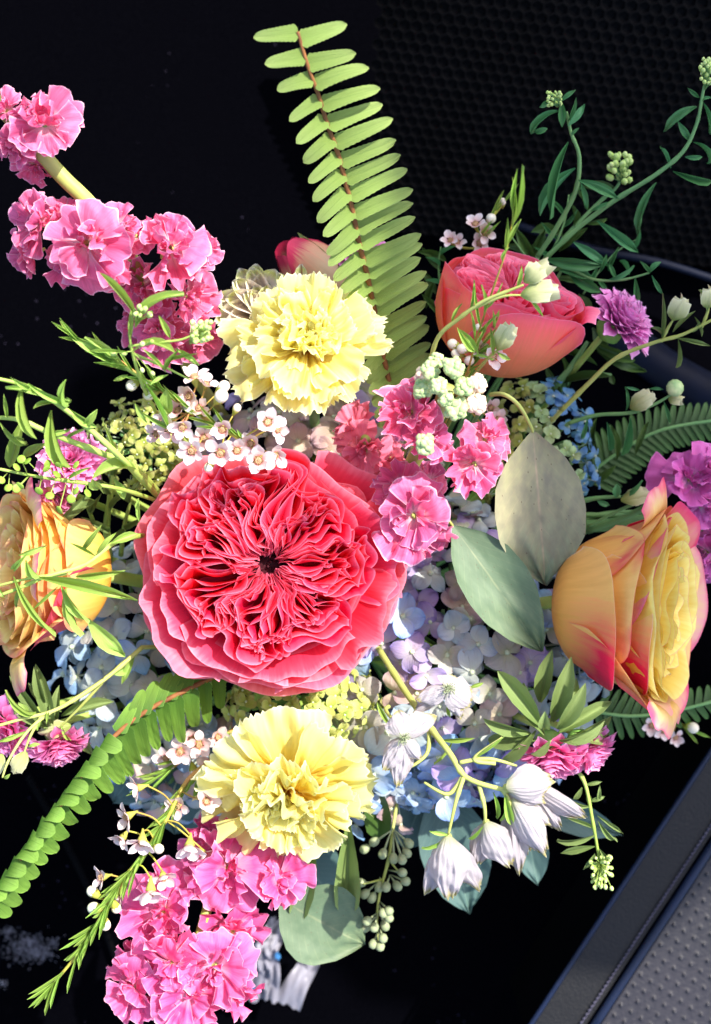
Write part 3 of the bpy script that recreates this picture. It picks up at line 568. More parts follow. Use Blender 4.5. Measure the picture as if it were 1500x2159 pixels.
# ------------------------------------------------------------------ stock
def stock_floret(t, mat, p, n, R, seed, name='flower', dens=1.0):
    r_ = random.Random(seed); F = frame(p, n, r_.uniform(0, 6.28))
    bf = Buf(); bf.tube([Vector((0, 0, -R * .55)), Vector((0, 0, -R * .3)), Vector((0, 0, R * .03))], [R * .05, R * .1, R * .1], n=8, spl=False)
    for i in range(5):
        a = r_.uniform(0, 6.28); bf.ball(Vector((math.cos(a) * R * .05, math.sin(a) * R * .05, R * .07)), R * .045, nu=5, nv=4)
    fl = put(name, bf.mesh(name, M_['stem_pale']), t, F)
    for (cnt, Lq, el, wq) in ((5, 1.0, 8, .64), (4, .84, 30, .6), (3, .56, 54, .5), (1, .4, 70, .5)):
        for k in range(cnt):
            a = 2 * math.pi * (k + r_.uniform(-.22, .22) + el / 30) / cnt; L = R * Lq * r_.uniform(.72, 1.2)
            key = ('stock', mat.name, el)
            me = pool(key, lambda i: sheet('petal', mat, 1, wq, 'fan', nu=20, nv=12, tip=.34, notch=.16 * rng.random(), b=(rad(el) + .3 - .1 * i, -1.4 + .5 * i, 0.1 * i), ruf=.06 + .015 * i, rf=1.2 + .35 * i, rp=1.4, pleat=.008,
                                               crum=.065, lr=.12, teeth=.012, seed=i * 7 + int(el), cup=.15), 6)
            M = F @ Matrix.Rotation(a, 4, 'Z') @ Matrix.Rotation(r_.uniform(-.5, .5), 4, 'X') @ Matrix.Rotation(r_.uniform(-.55, .55), 4, 'Y') @ Matrix.Diagonal((L * r_.uniform(.85, 1.15), L, L, 1))
            put('petal', me, fl, M)
    return fl
def stock(label, mat, stem, florets, stem_r=9, group=None, smat='stem_pale', root=True):
    p0 = P(*stem[0]); t = thing('stock_spike', label, 'stock flower', p0)
    bf = Buf(); bf.tube([P(*q) for q in stem], [stem_r * S(stem[0][2])] * len(stem), n=9); part_buf('stem', bf, t, M_[smat])
    for i, (x, y, z, R, n) in enumerate(florets):
        stock_floret(t, M_[mat], P(x, y, z), D(*n), R * 1.13 * S(z), int(x * 7 + y) % 9999)
    if root: root_stem(t, P(*stem[-1]), M_[smat], stem_r * .8 * S(stem[-1][2]), name='stem')
    return t
t = stock('tall pink stock spike leaning into the upper left corner with a bare stretch of stem', 'stock',
      [(-30, 190, .318), (60, 290, .315), (130, 370, .31), (200, 440, .305), (280, 550, .29), (345, 650, .27), (400, 780, .235)],
      [(95, 262, .325, 70, (.3, -.2, 1)), (35, 300, .318, 62, (-.5, .5, 1)), (15, 235, .32, 52, (-.4, -.8, .8)), (75, 345, .305, 48, (0, .9, .6)),
       (85, 470, .312, 66, (-.7, -.1, .9)), (65, 535, .30, 55, (-.9, .5, .6)), (185, 515, .322, 92, (-.05, .15, 1)),
       (358, 522, .312, 92, (.45, -.2, 1)), (250, 478, .308, 56, (.2, -.5, .9)), (125, 455, .306, 50, (-.2, -.5, .9)), (135, 550, .306, 52, (-.3, .6, .8)), (290, 500, .300, 52, (.1, -.3, 1)), (425, 525, .304, 46, (.7, -.2, .7)), (235, 560, .308, 48, (.4, .5, .8)), (300, 600, .285, 62, (-.1, .6, .9)), (395, 625, .288, 62, (.8, .3, .8)), (335, 690, .275, 78, (-.1, .5, 1)), (400, 712, .262, 58, (.6, .7, .8)), (290, 660, .270, 45, (-.8, .2, .7))], stem_r=17)
stock('pink stock spike with green buds on top in the middle of the bouquet', 'stock',
      [(945, 815, .312), (925, 870, .305), (895, 930, .292), (862, 1000, .272), (850, 1100, .24)],
      [(868, 872, .305, 78, (-.25, -.3, 1)), (905, 925, .306, 52, (.2, .2, 1)), (1022, 928, .298, 60, (.5, -.5, .8)), (1000, 975, .300, 66, (.1, .5, 1)),
       (875, 1085, .292, 88, (.1, .1, 1)), (850, 1030, .285, 58, (-.3, -.4, 1)), (880, 1140, .276, 64, (.3, .8, .7)), (905, 1015, .27, 46, (.6, -.1, .7))], stem_r=18)
stock('coral pink stock flowers in the shade behind the middle pink stock spike', 'coraldusk',
      [(770, 925, .272), (790, 960, .255), (800, 1050, .23)],
      [(748, 905, .262, 50, (-.6, -.5, .7)), (770, 948, .266, 60, (-.2, .6, .9)), (820, 965, .255, 45, (.3, .4, .9))], stem_r=10)
stock('thick hot pink stock spike at the bottom left with an upright green stem', 'stock_hot',
      [(398, 2060, .275), (425, 1960, .272), (455, 1850, .262), (480, 1760, .245)],
      [(455, 1770, .255, 70, (-.5, -.5, .8)), (478, 1832, .272, 92, (.15, .05, 1)), (585, 1855, .272, 68, (.6, -.1, .9)), (350, 1918, .275, 88, (-.25, -.1, 1)),
       (490, 1960, .266, 72, (.4, .2, 1)), (300, 2020, .272, 62, (-.6, .4, .9)), (365, 2030, .284, 72, (-.1, .35, 1)), (455, 2035, .284, 78, (.25, .35, 1)), (285, 2085, .276, 66, (-.4, .3, 1)), (400, 2095, .28, 76, (0, .3, 1)), (495, 2090, .27, 56, (.4, .3, 1)),], stem_r=11, smat='stem')
stock('mauve pink stock flower at the right edge above the apricot rose', 'stock_mauve',
      [(1430, 1010, .228), (1400, 1045, .222), (1330, 1085, .215), (1240, 1120, .205)],
      [(1452, 1010, .235, 72, (-.1, -.2, 1)), (1500, 1000, .23, 62, (.5, -.2, 1)), (1475, 1065, .232, 50, (.1, .7, .8))], stem_r=7, smat='stem_cool')
stock('mauve pink stock flower tucked behind the apricot rose at the right edge', 'stock_mauve',
      [(1500, 1110, .212), (1400, 1095, .21), (1300, 1105, .205), (1230, 1110, .20)],
      [(1505, 1170, .214, 66, (.3, .2, 1)), (1460, 1150, .205, 45, (-.2, .4, .8))], stem_r=14, smat='stem_cool')
# bud clusters on top of the middle stock spike
mid = [o for o in col.objects if o.get('label', '').startswith('pink stock spike with green buds')][0]
r_ = random.Random(3)
for (x, y, z, R, m) in [(908, 782, .322, 24, 'bud_green'), (955, 775, .328, 26, 'bud_green'), (978, 815, .322, 24, 'bud_green'), (925, 815, .33, 22, 'bud_green'), (960, 860, .318, 28, 'bud_green'), (890, 820, .315, 24, 'bud_green'), (1005, 812, .312, 25, 'bud_pink'), (1002, 850, .312, 26, 'bud_pink'), (900, 795, .31, 26, 'bud_pink'), (940, 840, .328, 18, 'bud_green'), (897, 936, .316, 24, 'bud_green'), (920, 760, .318, 18, 'bud_green')]:
    bf = Buf(); c = P(x, y, z); u = S(z); bf.ball(c, R * u * .8, nu=12, nv=8)
    for i in range(22):
        d = Vector((r_.uniform(-1, 1), r_.uniform(-1, 1), r_.uniform(-.1, 1))).normalized(); bf.ball(c + d * R * u * .72, R * u * r_.uniform(.26, .42), nu=6, nv=5)
    part_buf('bud', bf, mid, M_[m])

# ------------------------------------------------------------------ hydrangeas
def hydrangea(label, cx, cy, z, rx, ry, rz, n, fr, mats, seed, jit=.15, keep=None, hmin=.0):
    """mats: function(dx, dy, random) -> material name"""
    s = S(z); p = P(cx, cy, z - rz * s); t = thing('hydrangea', label, 'hydrangea', p)
    r_ = random.Random(seed); ga = math.pi * (3 - 5 ** .5)
    for i in range(n):
        hh = 1 - (1 - hmin) * (i + .5) / n; q = math.sqrt(1 - hh * hh); a = i * ga + r_.uniform(-.2, .2)
        nx, ny = q * math.cos(a), q * math.sin(a)
        c = p + Vector((nx * rx * s, ny * ry * s, hh * rz * s)) * (1 + r_.uniform(-jit, jit) * .7)
        if keep and not keep(c): continue
        nn = Vector((nx / rx, ny / ry, hh / rz)).normalized() + Vector((r_.uniform(-jit, jit), r_.uniform(-jit, jit), 0)) * 2.4
        F = frame(c, nn, r_.uniform(0, 6.28)); mat = M_[mats(nx, -ny, r_)]; R = fr * s * r_.uniform(.85, 1.15)
        bf = Buf(); bf.ball(Vector((0, 0, R * .04)), R * .12, nu=6, nv=5); bf.tube([Vector((0, 0, -R * 1.3)), Vector((0, 0, 0))], R * .05, n=5, spl=False, cap=False)
        key = ('hycentre', round(R, 4)); fl = put('floret', POOL.setdefault(key, bf.mesh('floret', M_['bead'])), t, F)
        for k in range(4):
            me = pool(('hy', mat.name), lambda i: sheet('sepal', mat, 1, .5 - .02 * i, 'spoon' if i % 2 else 'round', nu=8, nv=9, tip=.0, b=(.5 - .15 * i, -.7 - .1 * i, 0), cup=.4 - .2 * i, crum=.07, ruf=.03, rf=1.5, seed=i * 3, notch=0.04), 6)
            L = R * r_.uniform(.9, 1.1)
            put('sepal', me, fl, F @ Matrix.Rotation(k * math.pi / 2 + r_.uniform(-.15, .15), 4, 'Z') @ Matrix.Rotation(r_.uniform(-.3, .6), 4, 'X') @ Matrix.Rotation(r_.uniform(-.35, .35), 4, 'Y') @ Matrix.Diagonal((L * r_.uniform(.85, 1.08), L, L, 1)))
    bf = Buf(); 
    for i in range(26):
        a = i * ga; q = math.sqrt(i / 26); e = p + Vector((q * math.cos(a) * rx * s * .8, q * math.sin(a) * ry * s * .8, rz * s * .8 * math.sqrt(max(0, 1 - q * q)))); bf.tube([p - Vector((0, 0, .02)), e], .0009, n=5, spl=False)
    part_buf('flower_stalk', bf, t, M_['stem_cool']); root_stem(t, p, M_['stem'], .003); return t
def mix_main(dx, dy, r):
    q = r.random()
    if dx < -.2 and dy < .1: return 'hy_lav' if q < .65 else ('hy_peach' if q < .85 else 'hy_blue')
    if dy > .45: return 'hy_blue' if q < .65 else ('hy_ice' if q < .85 else 'hy_lav')
    if dx > .35: return 'hy_ice' if q < .45 else ('hy_white' if q < .65 else ('hy_lav' if q < .85 else 'hy_blue'))
    return 'hy_white' if q < .4 else ('hy_ice' if q < .65 else ('hy_peach' if q < .88 else 'hy_lav'))
hydrangea('large cream and pale blue hydrangea head right of the big pink rose', 955, 1390, .245, 310, 320, 190, 180, 50, mix_main, 1, jit=.17)
hydrangea('ice blue hydrangea head left of and below the big pink rose', 290, 1370, .232, 150, 215, 150, 52, 52, lambda dx, dy, r: r.choice(['hy_ice', 'hy_ice', 'hy_blue', 'hy_white']), 2)
hydrangea('cream and blush hydrangea head in the shade above the big pink rose', 670, 960, .225, 250, 150, 130, 60, 50, lambda dx, dy, r: r.choice(['hy_peach', 'hy_white', 'hy_lav', 'hy_peach']), 3)
hydrangea('small olive green hydrangea head beside the waxflower at the left', 305, 935, .240, 95, 95, 80, 70, 19, lambda dx, dy, r: r.choice(['hy_olive', 'hy_green', 'hy_olive']), 4)
hydrangea('lime green hydrangea head between the big pink rose and lower carnation', 640, 1490, .250, 165, 110, 110, 100, 24, lambda dx, dy, r: 'hy_green' if dx > -.1 or r.random() < .4 else 'hy_olive', 5)
hydrangea('green and bright blue hydrangea head behind the large eucalyptus leaf', 1130, 960, .225, 125, 165, 110, 110, 22, lambda dx, dy, r: ('hy_deep' if dx * .8 - dy * .35 > .38 else ('hy_mint' if dx > -.2 else 'hy_olive')), 6)
hydrangea('dusky blue and peach hydrangea head under the lower waxflower', 400, 1590, .215, 170, 130, 100, 44, 42, lambda dx, dy, r: r.choice(['hy_ice', 'hy_blue', 'hy_peach']), 7)
hydrangea('pale blue and cream hydrangea head under the white drooping flowers', 800, 1620, .222, 130, 120, 100, 40, 40, lambda dx, dy, r: r.choice(['hy_blue', 'hy_ice', 'hy_lav', 'hy_blue', 'hy_peach']), 8)

# ------------------------------------------------------------------ ferns
def lerp_path(pts, t):
    seg = [0]
    for a, b in zip(pts, pts[1:]): seg.append(seg[-1] + (b - a).length)
    d = t * seg[-1]
    for i in range(len(pts) - 1):
        if d <= seg[i + 1] or i == len(pts) - 2:
            q = (d - seg[i]) / max(1e-9, seg[i + 1] - seg[i]); return pts[i].lerp(pts[i + 1], q), (pts[i + 1] - pts[i]).normalized()
z0, z1 = .352, .243
rp = [(628, 66), (650, 140), (672, 200), (690, 260), (712, 320), (728, 380), (745, 450), (757, 510), (772, 570), (783, 620), (797, 690), (815, 780), (838, 880)]
path = [P(x, y, z0 + (z1 - z0) * (i / (len(rp) - 1)) ** 1.25) for i, (x, y) in enumerate(rp)]
fine, _ = smooth_line(path, 1, 6)
t = thing('fern_frond', 'long upright bright green fern frond rising to the top edge', 'fern', path[0])
bf = Buf(); bf.tube(path, [.0006, .0009, .0011, .0013]); part_buf('rib', bf, t, M_['rachis'])
n = 25
for i in range(n):
    q = 1 - (1 - (i + .35) / n) ** 1.18; a, d = lerp_path(fine, q); u = S(a.z)
    Lr = np.interp(q, [0, .15, .4, .7, 1], [98, 128, 132, 128, 90]) * rng.uniform(.94, 1.05) * u
    ang = rad(np.interp(q, [0, .5, 1], [-17, -26, -33])) + rng.uniform(-.05, .05)
    B = a + Vector((math.cos(-ang) * Lr, math.sin(-ang) * Lr, rng.uniform(-.004, .001)))
    leafAB(t, 'leaflet', M_['fern'], a, B, rng.uniform(31, 37) * u, 'pinna', rng.choice((.2, .4, .8)), tilt=rng.uniform(-.25, .5))
    q = 1 - (1 - (i + .05) / n) ** 1.18; a, d = lerp_path(fine, q); u = S(a.z)
    Ll = np.interp(q, [0, .05, .12, .3, .5, .6, .75, 1], [95, 85, 72, 88, 82, 66, 58, 50]) * rng.uniform(.95, 1.05) * u
    ang = rad(np.interp(q, [0, .08, .16, .5, 1], [175, 172, 142, 138, 135])) + rng.uniform(-.05, .05)
    B = a + Vector((math.cos(ang) * Ll, -math.sin(ang) * Ll, -.002 + rng.uniform(-.002, .002)))
    leafAB(t, 'leaflet', M_['fern'], a, B, rng.uniform(30, 35) * u, 'pinna', rng.choice((.4, .6, 1.)), tilt=rng.uniform(-.5, .2))
root_stem(t, path[-1], M_['rachis'], .0013)
rp = [(470, 1418, .262), (400, 1452, .268), (330, 1487, .275), (270, 1527, .285), (225, 1570, .292), (180, 1625, .296), (130, 1695, .298), (80, 1760, .298), (30, 1830, .296), (-30, 1915, .292)]
path = [P(*q) for q in rp]; fine, _ = smooth_line(path, 1, 6)
t = thing('fern_frond', 'arching fern frond running from the big rose to the lower left edge', 'fern', path[0])
bf = Buf(); bf.tube(path, [.0011, .0010, .0008, .0006]); part_buf('rib', bf, t, M_['rachis'])
n = 21
for i in range(n):
    q = (i + .3) / n; a, d = lerp_path(fine, q); u = S(a.z)
    L = np.interp(q, [0, .15, .35, .42, .55, .7, 1], [85, 108, 104, 92, 60, 56, 52]) * rng.uniform(.85, 1.08) * u
    ang = rad(np.interp(q, [0, .3, .45, 1], [92, 82, 66, 50])); B = a + Vector((math.cos(ang) * L, -math.sin(ang) * L, np.interp(q, [0, .45, 1], [-.012, -.012, -.003])))
    leafAB(t, 'leaflet', M_['fern2'], a, B, np.interp(q, [0, .5, 1], [31, 37, 42]) * rng.uniform(.88, 1.1) * u, 'pinna', rng.choice((.2, .6, 1.)), tilt=rng.uniform(-.2, .1))
    q = (i + .8) / n; a, d = lerp_path(fine, q); u = S(a.z)
    if q < .38:
        L = np.interp(q, [0, .38], [80, 62]) * u; ang = rad(-68 + rng.uniform(-6, 6)); B = a + Vector((math.cos(ang) * L, -math.sin(ang) * L, -.01))
        leafAB(t, 'leaflet', M_['fern2'], a, B, 30 * u, 'pinna', .5)
    else:
        L = np.interp(q, [.38, 1], [44, 40]) * rng.uniform(.85, 1.1) * u; ang = rad(14 + rng.uniform(-5, 5)); a2 = a + Vector((-.0012, .0012, .002)); B = a2 + Vector((math.cos(ang) * L, -math.sin(ang) * L, .003))
        leafAB(t, 'leaflet', M_['fern2'], a2, B, 40 * u, 'pinna', rng.choice((1.2, 1.6, 2.)), tilt=rng.uniform(-.8, -.2))
root_stem(t, path[0], M_['rachis'], .0012)
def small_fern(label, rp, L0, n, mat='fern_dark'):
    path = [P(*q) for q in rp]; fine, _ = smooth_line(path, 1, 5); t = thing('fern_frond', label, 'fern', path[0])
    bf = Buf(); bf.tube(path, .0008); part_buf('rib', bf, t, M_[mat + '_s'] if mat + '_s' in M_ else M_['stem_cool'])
    for i in range(n):
        q = (i + .5) / n; a, d = lerp_path(fine, q); L = L0 * (1 - .45 * q) * S(a.z)
        for sgn in (1, -1):
            nrm = Vector((-d.y, d.x, 0)) * sgn; B = a + (nrm + d * .45).normalized() * L + Vector((0, 0, -.003))
            leafAB(t, 'leaflet', M_[mat], a, B, 15 * S(a.z), 'pinna', .4)
    root_stem(t, path[0], M_['stem_cool'], .001)
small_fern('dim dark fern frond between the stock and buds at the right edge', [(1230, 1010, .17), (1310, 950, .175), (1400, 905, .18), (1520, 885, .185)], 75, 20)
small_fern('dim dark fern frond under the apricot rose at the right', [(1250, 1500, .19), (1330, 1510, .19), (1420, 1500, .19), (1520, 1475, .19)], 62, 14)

# ------------------------------------------------------------------ waxflower
def wax_parts():
    r_ = random.Random(8)
    ey = Buf(); ey.tube([(0, 0, -.15), (0, 0, .12), (0, 0, .2)], [.32, .42, .40], n=12, spl=False, cap=False); ey.ball((0, 0, .0), .38, st=.35, nu=10, nv=6)
    for i in range(10):
        a = i * .628; ey.tube([(math.cos(a) * .33, math.sin(a) * .33, .1), (math.cos(a) * .25, math.sin(a) * .25, .38)], .03, n=4, spl=False); ey.ball((math.cos(a) * .24, math.sin(a) * .24, .4), .06, nu=5, nv=4)
    ey.tube([(0, 0, 0), (0, 0, .5)], .035, n=5, spl=False)
    cu = Buf(); cu.tube([(0, 0, -1.3), (0, 0, -.95), (0, 0, -.5), (0, 0, -.05)], [.1, .16, .34, .5], n=10, spl=False)
    return ey.mesh('centre', M_['waxeye']), cu.mesh('flower', M_['waxcup'])
WAXE, WAXC = wax_parts()
def wax_flower(t, p, n, R, seed):
    R = R * 1.12; r_ = random.Random(seed); F = frame(p, n, r_.uniform(0, 6.28)); Sc = Matrix.Diagonal((R * .5, R * .5, R * .5, 1))
    fl = put('flower', WAXC, t, F @ Sc); put('centre', WAXE, fl, F @ Sc)
    for k in range(5):
        me = pool(('wax',), lambda i: sheet('petal', M_['wax'], 1, .42, 'round', nu=6, nv=7, tip=0, b=(.15 + .12 * i, -.1 + .2 * i, 0), cup=.35, crum=.05, seed=i * 3), 4)
        L = R * .68 * r_.uniform(.9, 1.1)
        put('petal', me, fl, F @ Matrix.Rotation(k * 1.2566 + r_.uniform(-.1, .1), 4, 'Z') @ Matrix.Translation((0, R * .2, 0)) @ Matrix.Rotation(r_.uniform(-.1, .45), 4, 'X') @ Matrix.Diagonal((L, L, L, 1)))
def waxflower(label, main, flowers, buds, needles, seed, smat='stem_red'):
    """main: stem polyline (base first); flowers: (x,y,z,R,n,stemx,stemy)"""
    r_ = random.Random(seed); path = [P(*q) for q in main]; t = thing('waxflower_sprig', label, 'waxflower', path[0])
    bf = Buf(); bf.tube(path, [5 * S(main[0][2]), 3 * S(main[0][2])], n=6); fine, _ = smooth_line(path, 1, 6)
    def join(p, k=0):
        best = min(fine, key=lambda a: (a - p).length + (0.02 if (a - path[0]).length > (p - path[0]).length else 0)); return best
    for (x, y, z, R, n) in flowers:
        p = P(x, y, z); nn = D(*n).normalized(); b = p - nn * R * S(z) * .6; j = join(b)
        bf.tube([b, b.lerp(j, .5) - nn * R * S(z) * .25, j], 2.0 * S(z), n=5); wax_flower(t, p, D(*n), R * S(z), int(x + y))
    for (x, y, z, R) in buds:
        p = P(x, y, z); j = join(p); bb = Buf(); dr = (p - j).normalized(); bb.ball(p, R * S(z), dr, 1.1, nu=10, nv=8); b1 = Buf(); 
        b1.tube([p - dr * R * S(z) * 2.2, p - dr * R * S(z) * .9, p - dr * R * S(z) * .1], [R * S(z) * .25, R * S(z) * .8, R * S(z) * .98], n=8, spl=False)
        o = part_buf('bud_cup', b1, t, M_['waxcup']); part_buf('bud', bb, o, M_['waxbud']); bf.tube([p - dr * R * S(z) * 2, j], 1.6 * S(z), n=5)
    part_buf('stem', bf, t, M_[smat])
    for i in range(needles):
        a = r_.choice(fine[2:]); ang = r_.uniform(0, 6.28); L = r_.uniform(30, 85) * S(a.z)
        d = (fine[-1] - fine[0]).normalized(); B = a + (d * 1.5 + Vector((math.cos(ang), math.sin(ang), r_.uniform(-.3, .6))) * .6).normalized() * L
        leafAB(t, 'needle', M_['leaf'], a, B, 6.5 * S(a.z), 'strap', rng.choice((.2, .6, 1.)))
    return t
t = waxflower('white waxflower sprig dense with blooms just above the big pink rose', [(600, 1000, .274), (520, 935, .308), (430, 880, .314), (350, 830, .320), (290, 790, .324), (235, 750, .328), (150, 712, .330)],
    [(565, 890, .328, 38, (.2, -.1, 1)), (585, 905, .318, 32, (.6, .2, .8)), (500, 950, .322, 34, (.1, .1, 1)), (580, 960, .314, 34, (.5, .3, .9)), (375, 865, .316, 30, (-.3, -.3, 1)), (430, 925, .318, 34, (0, -.2, 1)), (435, 810, .316, 30, (.3, -.6, .8)), (330, 915, .31, 28, (-.5, .3, .9)), (470, 905, .326, 34, (-.2, .3, 1)), (465, 955, .330, 38, (0, .35, 1)), (405, 950, .326, 38, (-.3, .3, 1)), (545, 970, .322, 40, (.1, .2, 1)), (360, 905, .322, 36, (-.4, .2, 1)),
     (385, 900, .326, 34, (-.1, .4, .9)), (410, 795, .322, 36, (-.1, -.8, .5)), (400, 835, .318, 34, (-.5, .1, 1)), (345, 890, .315, 30, (-.6, 0, .8)), (530, 935, .312, 34, (-.3, .2, .9)), (420, 860, .316, 30, (-.2, .1, 1))],
    [(467, 835, .326, 15), (472, 815, .322, 13), (278, 812, .324, 12), (308, 812, .322, 11), (315, 832, .32, 12), (440, 985, .312, 10), (500, 860, .318, 9)], 46, 1)
root_stem(t, P(600, 1000, .274), M_['stem_red'], .0009)
t = waxflower('white waxflower sprig hanging beside the lower carnation down to the bottom left', [(480, 1585, .262), (400, 1640, .272), (350, 1730, .280), (300, 1805, .284), (255, 1860, .286), (215, 1930, .286), (165, 2010, .284), (112, 2075, .282)],
    [(290, 1662, .292, 34, (-.9, .2, .3)), (268, 1722, .290, 36, (-.7, .3, .5)), (300, 1775, .292, 40, (.05, .8, .6)), (258, 1768, .288, 32, (-.5, .7, .5)), (400, 1785, .290, 42, (0, .75, .6)), (318, 1880, .292, 44, (.05, .9, .35)), (345, 1850, .284, 34, (.3, .5, .8)), (215, 1850, .286, 32, (-.8, .1, .5)), (435, 1690, .284, 34, (.4, -.2, .9)),
     (375, 1700, .276, 34, (-.2, .2, 1)), (245, 1885, .282, 28, (-.4, .6, .6)), (430, 1800, .280, 28, (.5, .6, .5))],
    [(198, 1915, .286, 13), (222, 1950, .286, 12), (195, 1880, .284, 12), (245, 1915, .284, 11), (335, 1790, .288, 11)], 84, 2)
root_stem(t, P(480, 1585, .262), M_['stem_red'], .0009)
waxflower('dusky waxflower cluster in the shade left of the lower carnation', [(520, 1530, .236), (450, 1560, .244), (390, 1600, .25), (330, 1640, .25)], [(380, 1585, .256, 36, (-.1, .2, 1)), (420, 1570, .256, 34, (.2, .1, 1)), (445, 1610, .254, 36, (.2, .4, 1)), (405, 1560, .25, 32, (0, -.2, 1)), (350, 1600, .25, 30, (-.3, .1, 1)), (460, 1555, .25, 30, (.3, -.1, 1))], [(410, 1630, .25, 11)], 26, 3)
waxflower('small waxflower cluster at the foot of the coral rose', [(960, 830, .262), (985, 790, .28), (1010, 740, .288), (1040, 690, .292)], [(1040, 752, .292, 34, (.4, .3, 1)), (1010, 735, .29, 26, (-.3, 0, 1)), (1050, 885, .25, 28, (.3, 0, 1)), (1035, 860, .248, 26, (0, 0, 1)), (1025, 905, .246, 26, (0, .2, 1))], [(975, 735, .292, 11), (955, 725, .29, 11), (962, 745, .29, 10), (990, 760, .29, 11), (1010, 690, .292, 8)], 14, 4)
waxflower('dim waxflower cluster in the dark just above the coral rose', [(985, 600, .215), (1000, 540, .225), (1015, 490, .232), (1060, 430, .235)], [(1003, 472, .238, 28, (-.2, -.5, .8)), (1022, 490, .236, 28, (.3, 0, 1)), (1012, 512, .234, 26, (0, .3, 1)), (950, 506, .232, 24, (-.3, -.4, .9)), (965, 510, .23, 22, (.1, -.4, 1))], [(1036, 460, .236, 11), (1060, 425, .236, 8)], 8, 5)
waxflower('dim waxflower cluster under the tip of the apricot rose', [(1330, 1430, .18), (1380, 1480, .185), (1440, 1530, .185)], [(1400, 1540, .19, 26, (.1, .3, 1)), (1375, 1530, .19, 24, (-.2, .3, 1)), (1425, 1555, .188, 22, (.2, .4, 1))], [(1462, 1535, .19, 12)], 6, 6)

# ------------------------------------------------------------------ leafy sprigs
def sprig(label, stems, leaves, buds=(), mat='leaf', smat='stem', r=5, name='leafy_sprig', cat='greenery', bw=3.2, bend=.8, root=True):
    """stems: list of polylines [(x,y,z)..]; leaves: (x0,y0,z0,x1,y1,z1,width px[,bend[,tilt]]); buds: (x,y,z,radius,sx,sy)"""
    p0 = P(*stems[0][0]); t = thing(name, label, cat, p0)
    for i, st in enumerate(stems):
        bf = Buf(); rr = (r if i == 0 else r * .7) * S(st[0][2]) * .88; ln, rl = smooth_line([P(*q) for q in st], [rr, rr * .85, rr * .5], 6)
        rl = [x * (1.22 if k % 9 == 4 else 1 + rng.uniform(-.05, .05)) for k, x in enumerate(rl)]; bf.tube(ln, rl, n=8, spl=False); part_buf('stem', bf, t, M_[smat])
    for l in leaves:
        a, b = P(*l[0:3]), P(*l[3:6])
        leafAB(t, 'leaf', M_[mat], a, b, l[6] * S(l[2]) * (.92 if l[6] > 12 else 1.1), rng.choice(('lance', 'lance2', 'lance3')), l[7] if len(l) > 7 else bend, l[8] if len(l) > 8 else rng.uniform(-.5, .5))
    if root: root_stem(t, p0, M_[smat], r * .9 * S(stems[0][0][2]))
    return t
def bead_cluster(t, pts, c, mat, r=4.5, smat='stem', name='bud_cluster'):
    bf = Buf(); bs = Buf()
    for (x, y, z) in pts:
        p = P(x, y, z); q = P(*c); bf.ball(p, r * S(z) * rng.uniform(.8, 1.25), p - q, 1.25, nu=6, nv=5); bs.tube([q, q.lerp(p, .6) + Vector((0, 0, .001)), p], .9 * S(z), n=4)
    o = part_buf(name, bf, t, M_[mat], kind='stuff'); part_buf('stalk', bs, o, M_[smat], kind='stuff')
def cloud(cx, cy, z, rx, ry, n, seed):
    r_ = random.Random(seed); return [(cx + rx * r_.uniform(-1, 1) * .8, cy + ry * r_.uniform(-1, 1) * .8, z + r_.uniform(-.006, .008)) for _ in range(n)]

# left: three long green stems
t = sprig('bright green leafy stem with a curled leaf crossing from the left edge', [[(345, 1060, .262), (260, 970, .318), (190, 905, .330), (120, 850, .336), (60, 815, .340), (-20, 795, .344)]],
  [(60, 808, .34, 140, 838, .33, 18, 2.2, .3), (140, 800, .344, 143, 858, .336, 20, .8, .8), (120, 845, .336, 12, 818, .342, 16, .6), (48, 812, .34, 78, 925, .334, 14, .8), (145, 862, .334, 205, 900, .330, 20, .4), (180, 895, .332, 205, 862, .336, 18, .7), (115, 850, .336, 70, 862, .336, 9), (250, 968, .322, 238, 930, .322, 12), (250, 968, .32, 218, 892, .325, 6), (60, 815, .34, 20, 795, .35, 14)], r=7)
t = sprig('bright green leafy stem running below the curled one at the left', [[(345, 1050, .26), (280, 985, .306), (200, 950, .318), (110, 915, .326), (40, 885, .33), (-20, 880, .332)]],
  [(285, 990, .31, 195, 1010, .318, 30, 1.2, .5), (195, 1010, .318, 205, 1030, .31, 30, .5), (110, 865, .33, 150, 985, .318, 26, .9, .4), (95, 915, .326, 150, 905, .326, 10), (0, 890, .33, 55, 930, .318, 16, 1.2), (15, 880, .332, 8, 830, .336, 8), (140, 930, .318, 180, 905, .326, 8), (50, 880, .31, 20, 985, .30, 30, .3), (100, 935, .31, 55, 960, .30, 22), (20, 930, .32, 50, 927, .318, 8), (240, 1010, .30, 262, 1052, .296, 22, .5)], r=8)
t = sprig('thin green stem hung with round flat seed pods over the left aster', [[(345, 1060, .262), (250, 1030, .306), (150, 1015, .314), (80, 1005, .318), (-20, 985, .322)]],
  [(292, 1075, .30, 293, 1055, .302, 7), (145, 1010, .314, 190, 985, .318, 8), (294, 1100, .296, 293, 1050, .300, 10, .2)], r=5)
pods = Buf(); stk = Buf()
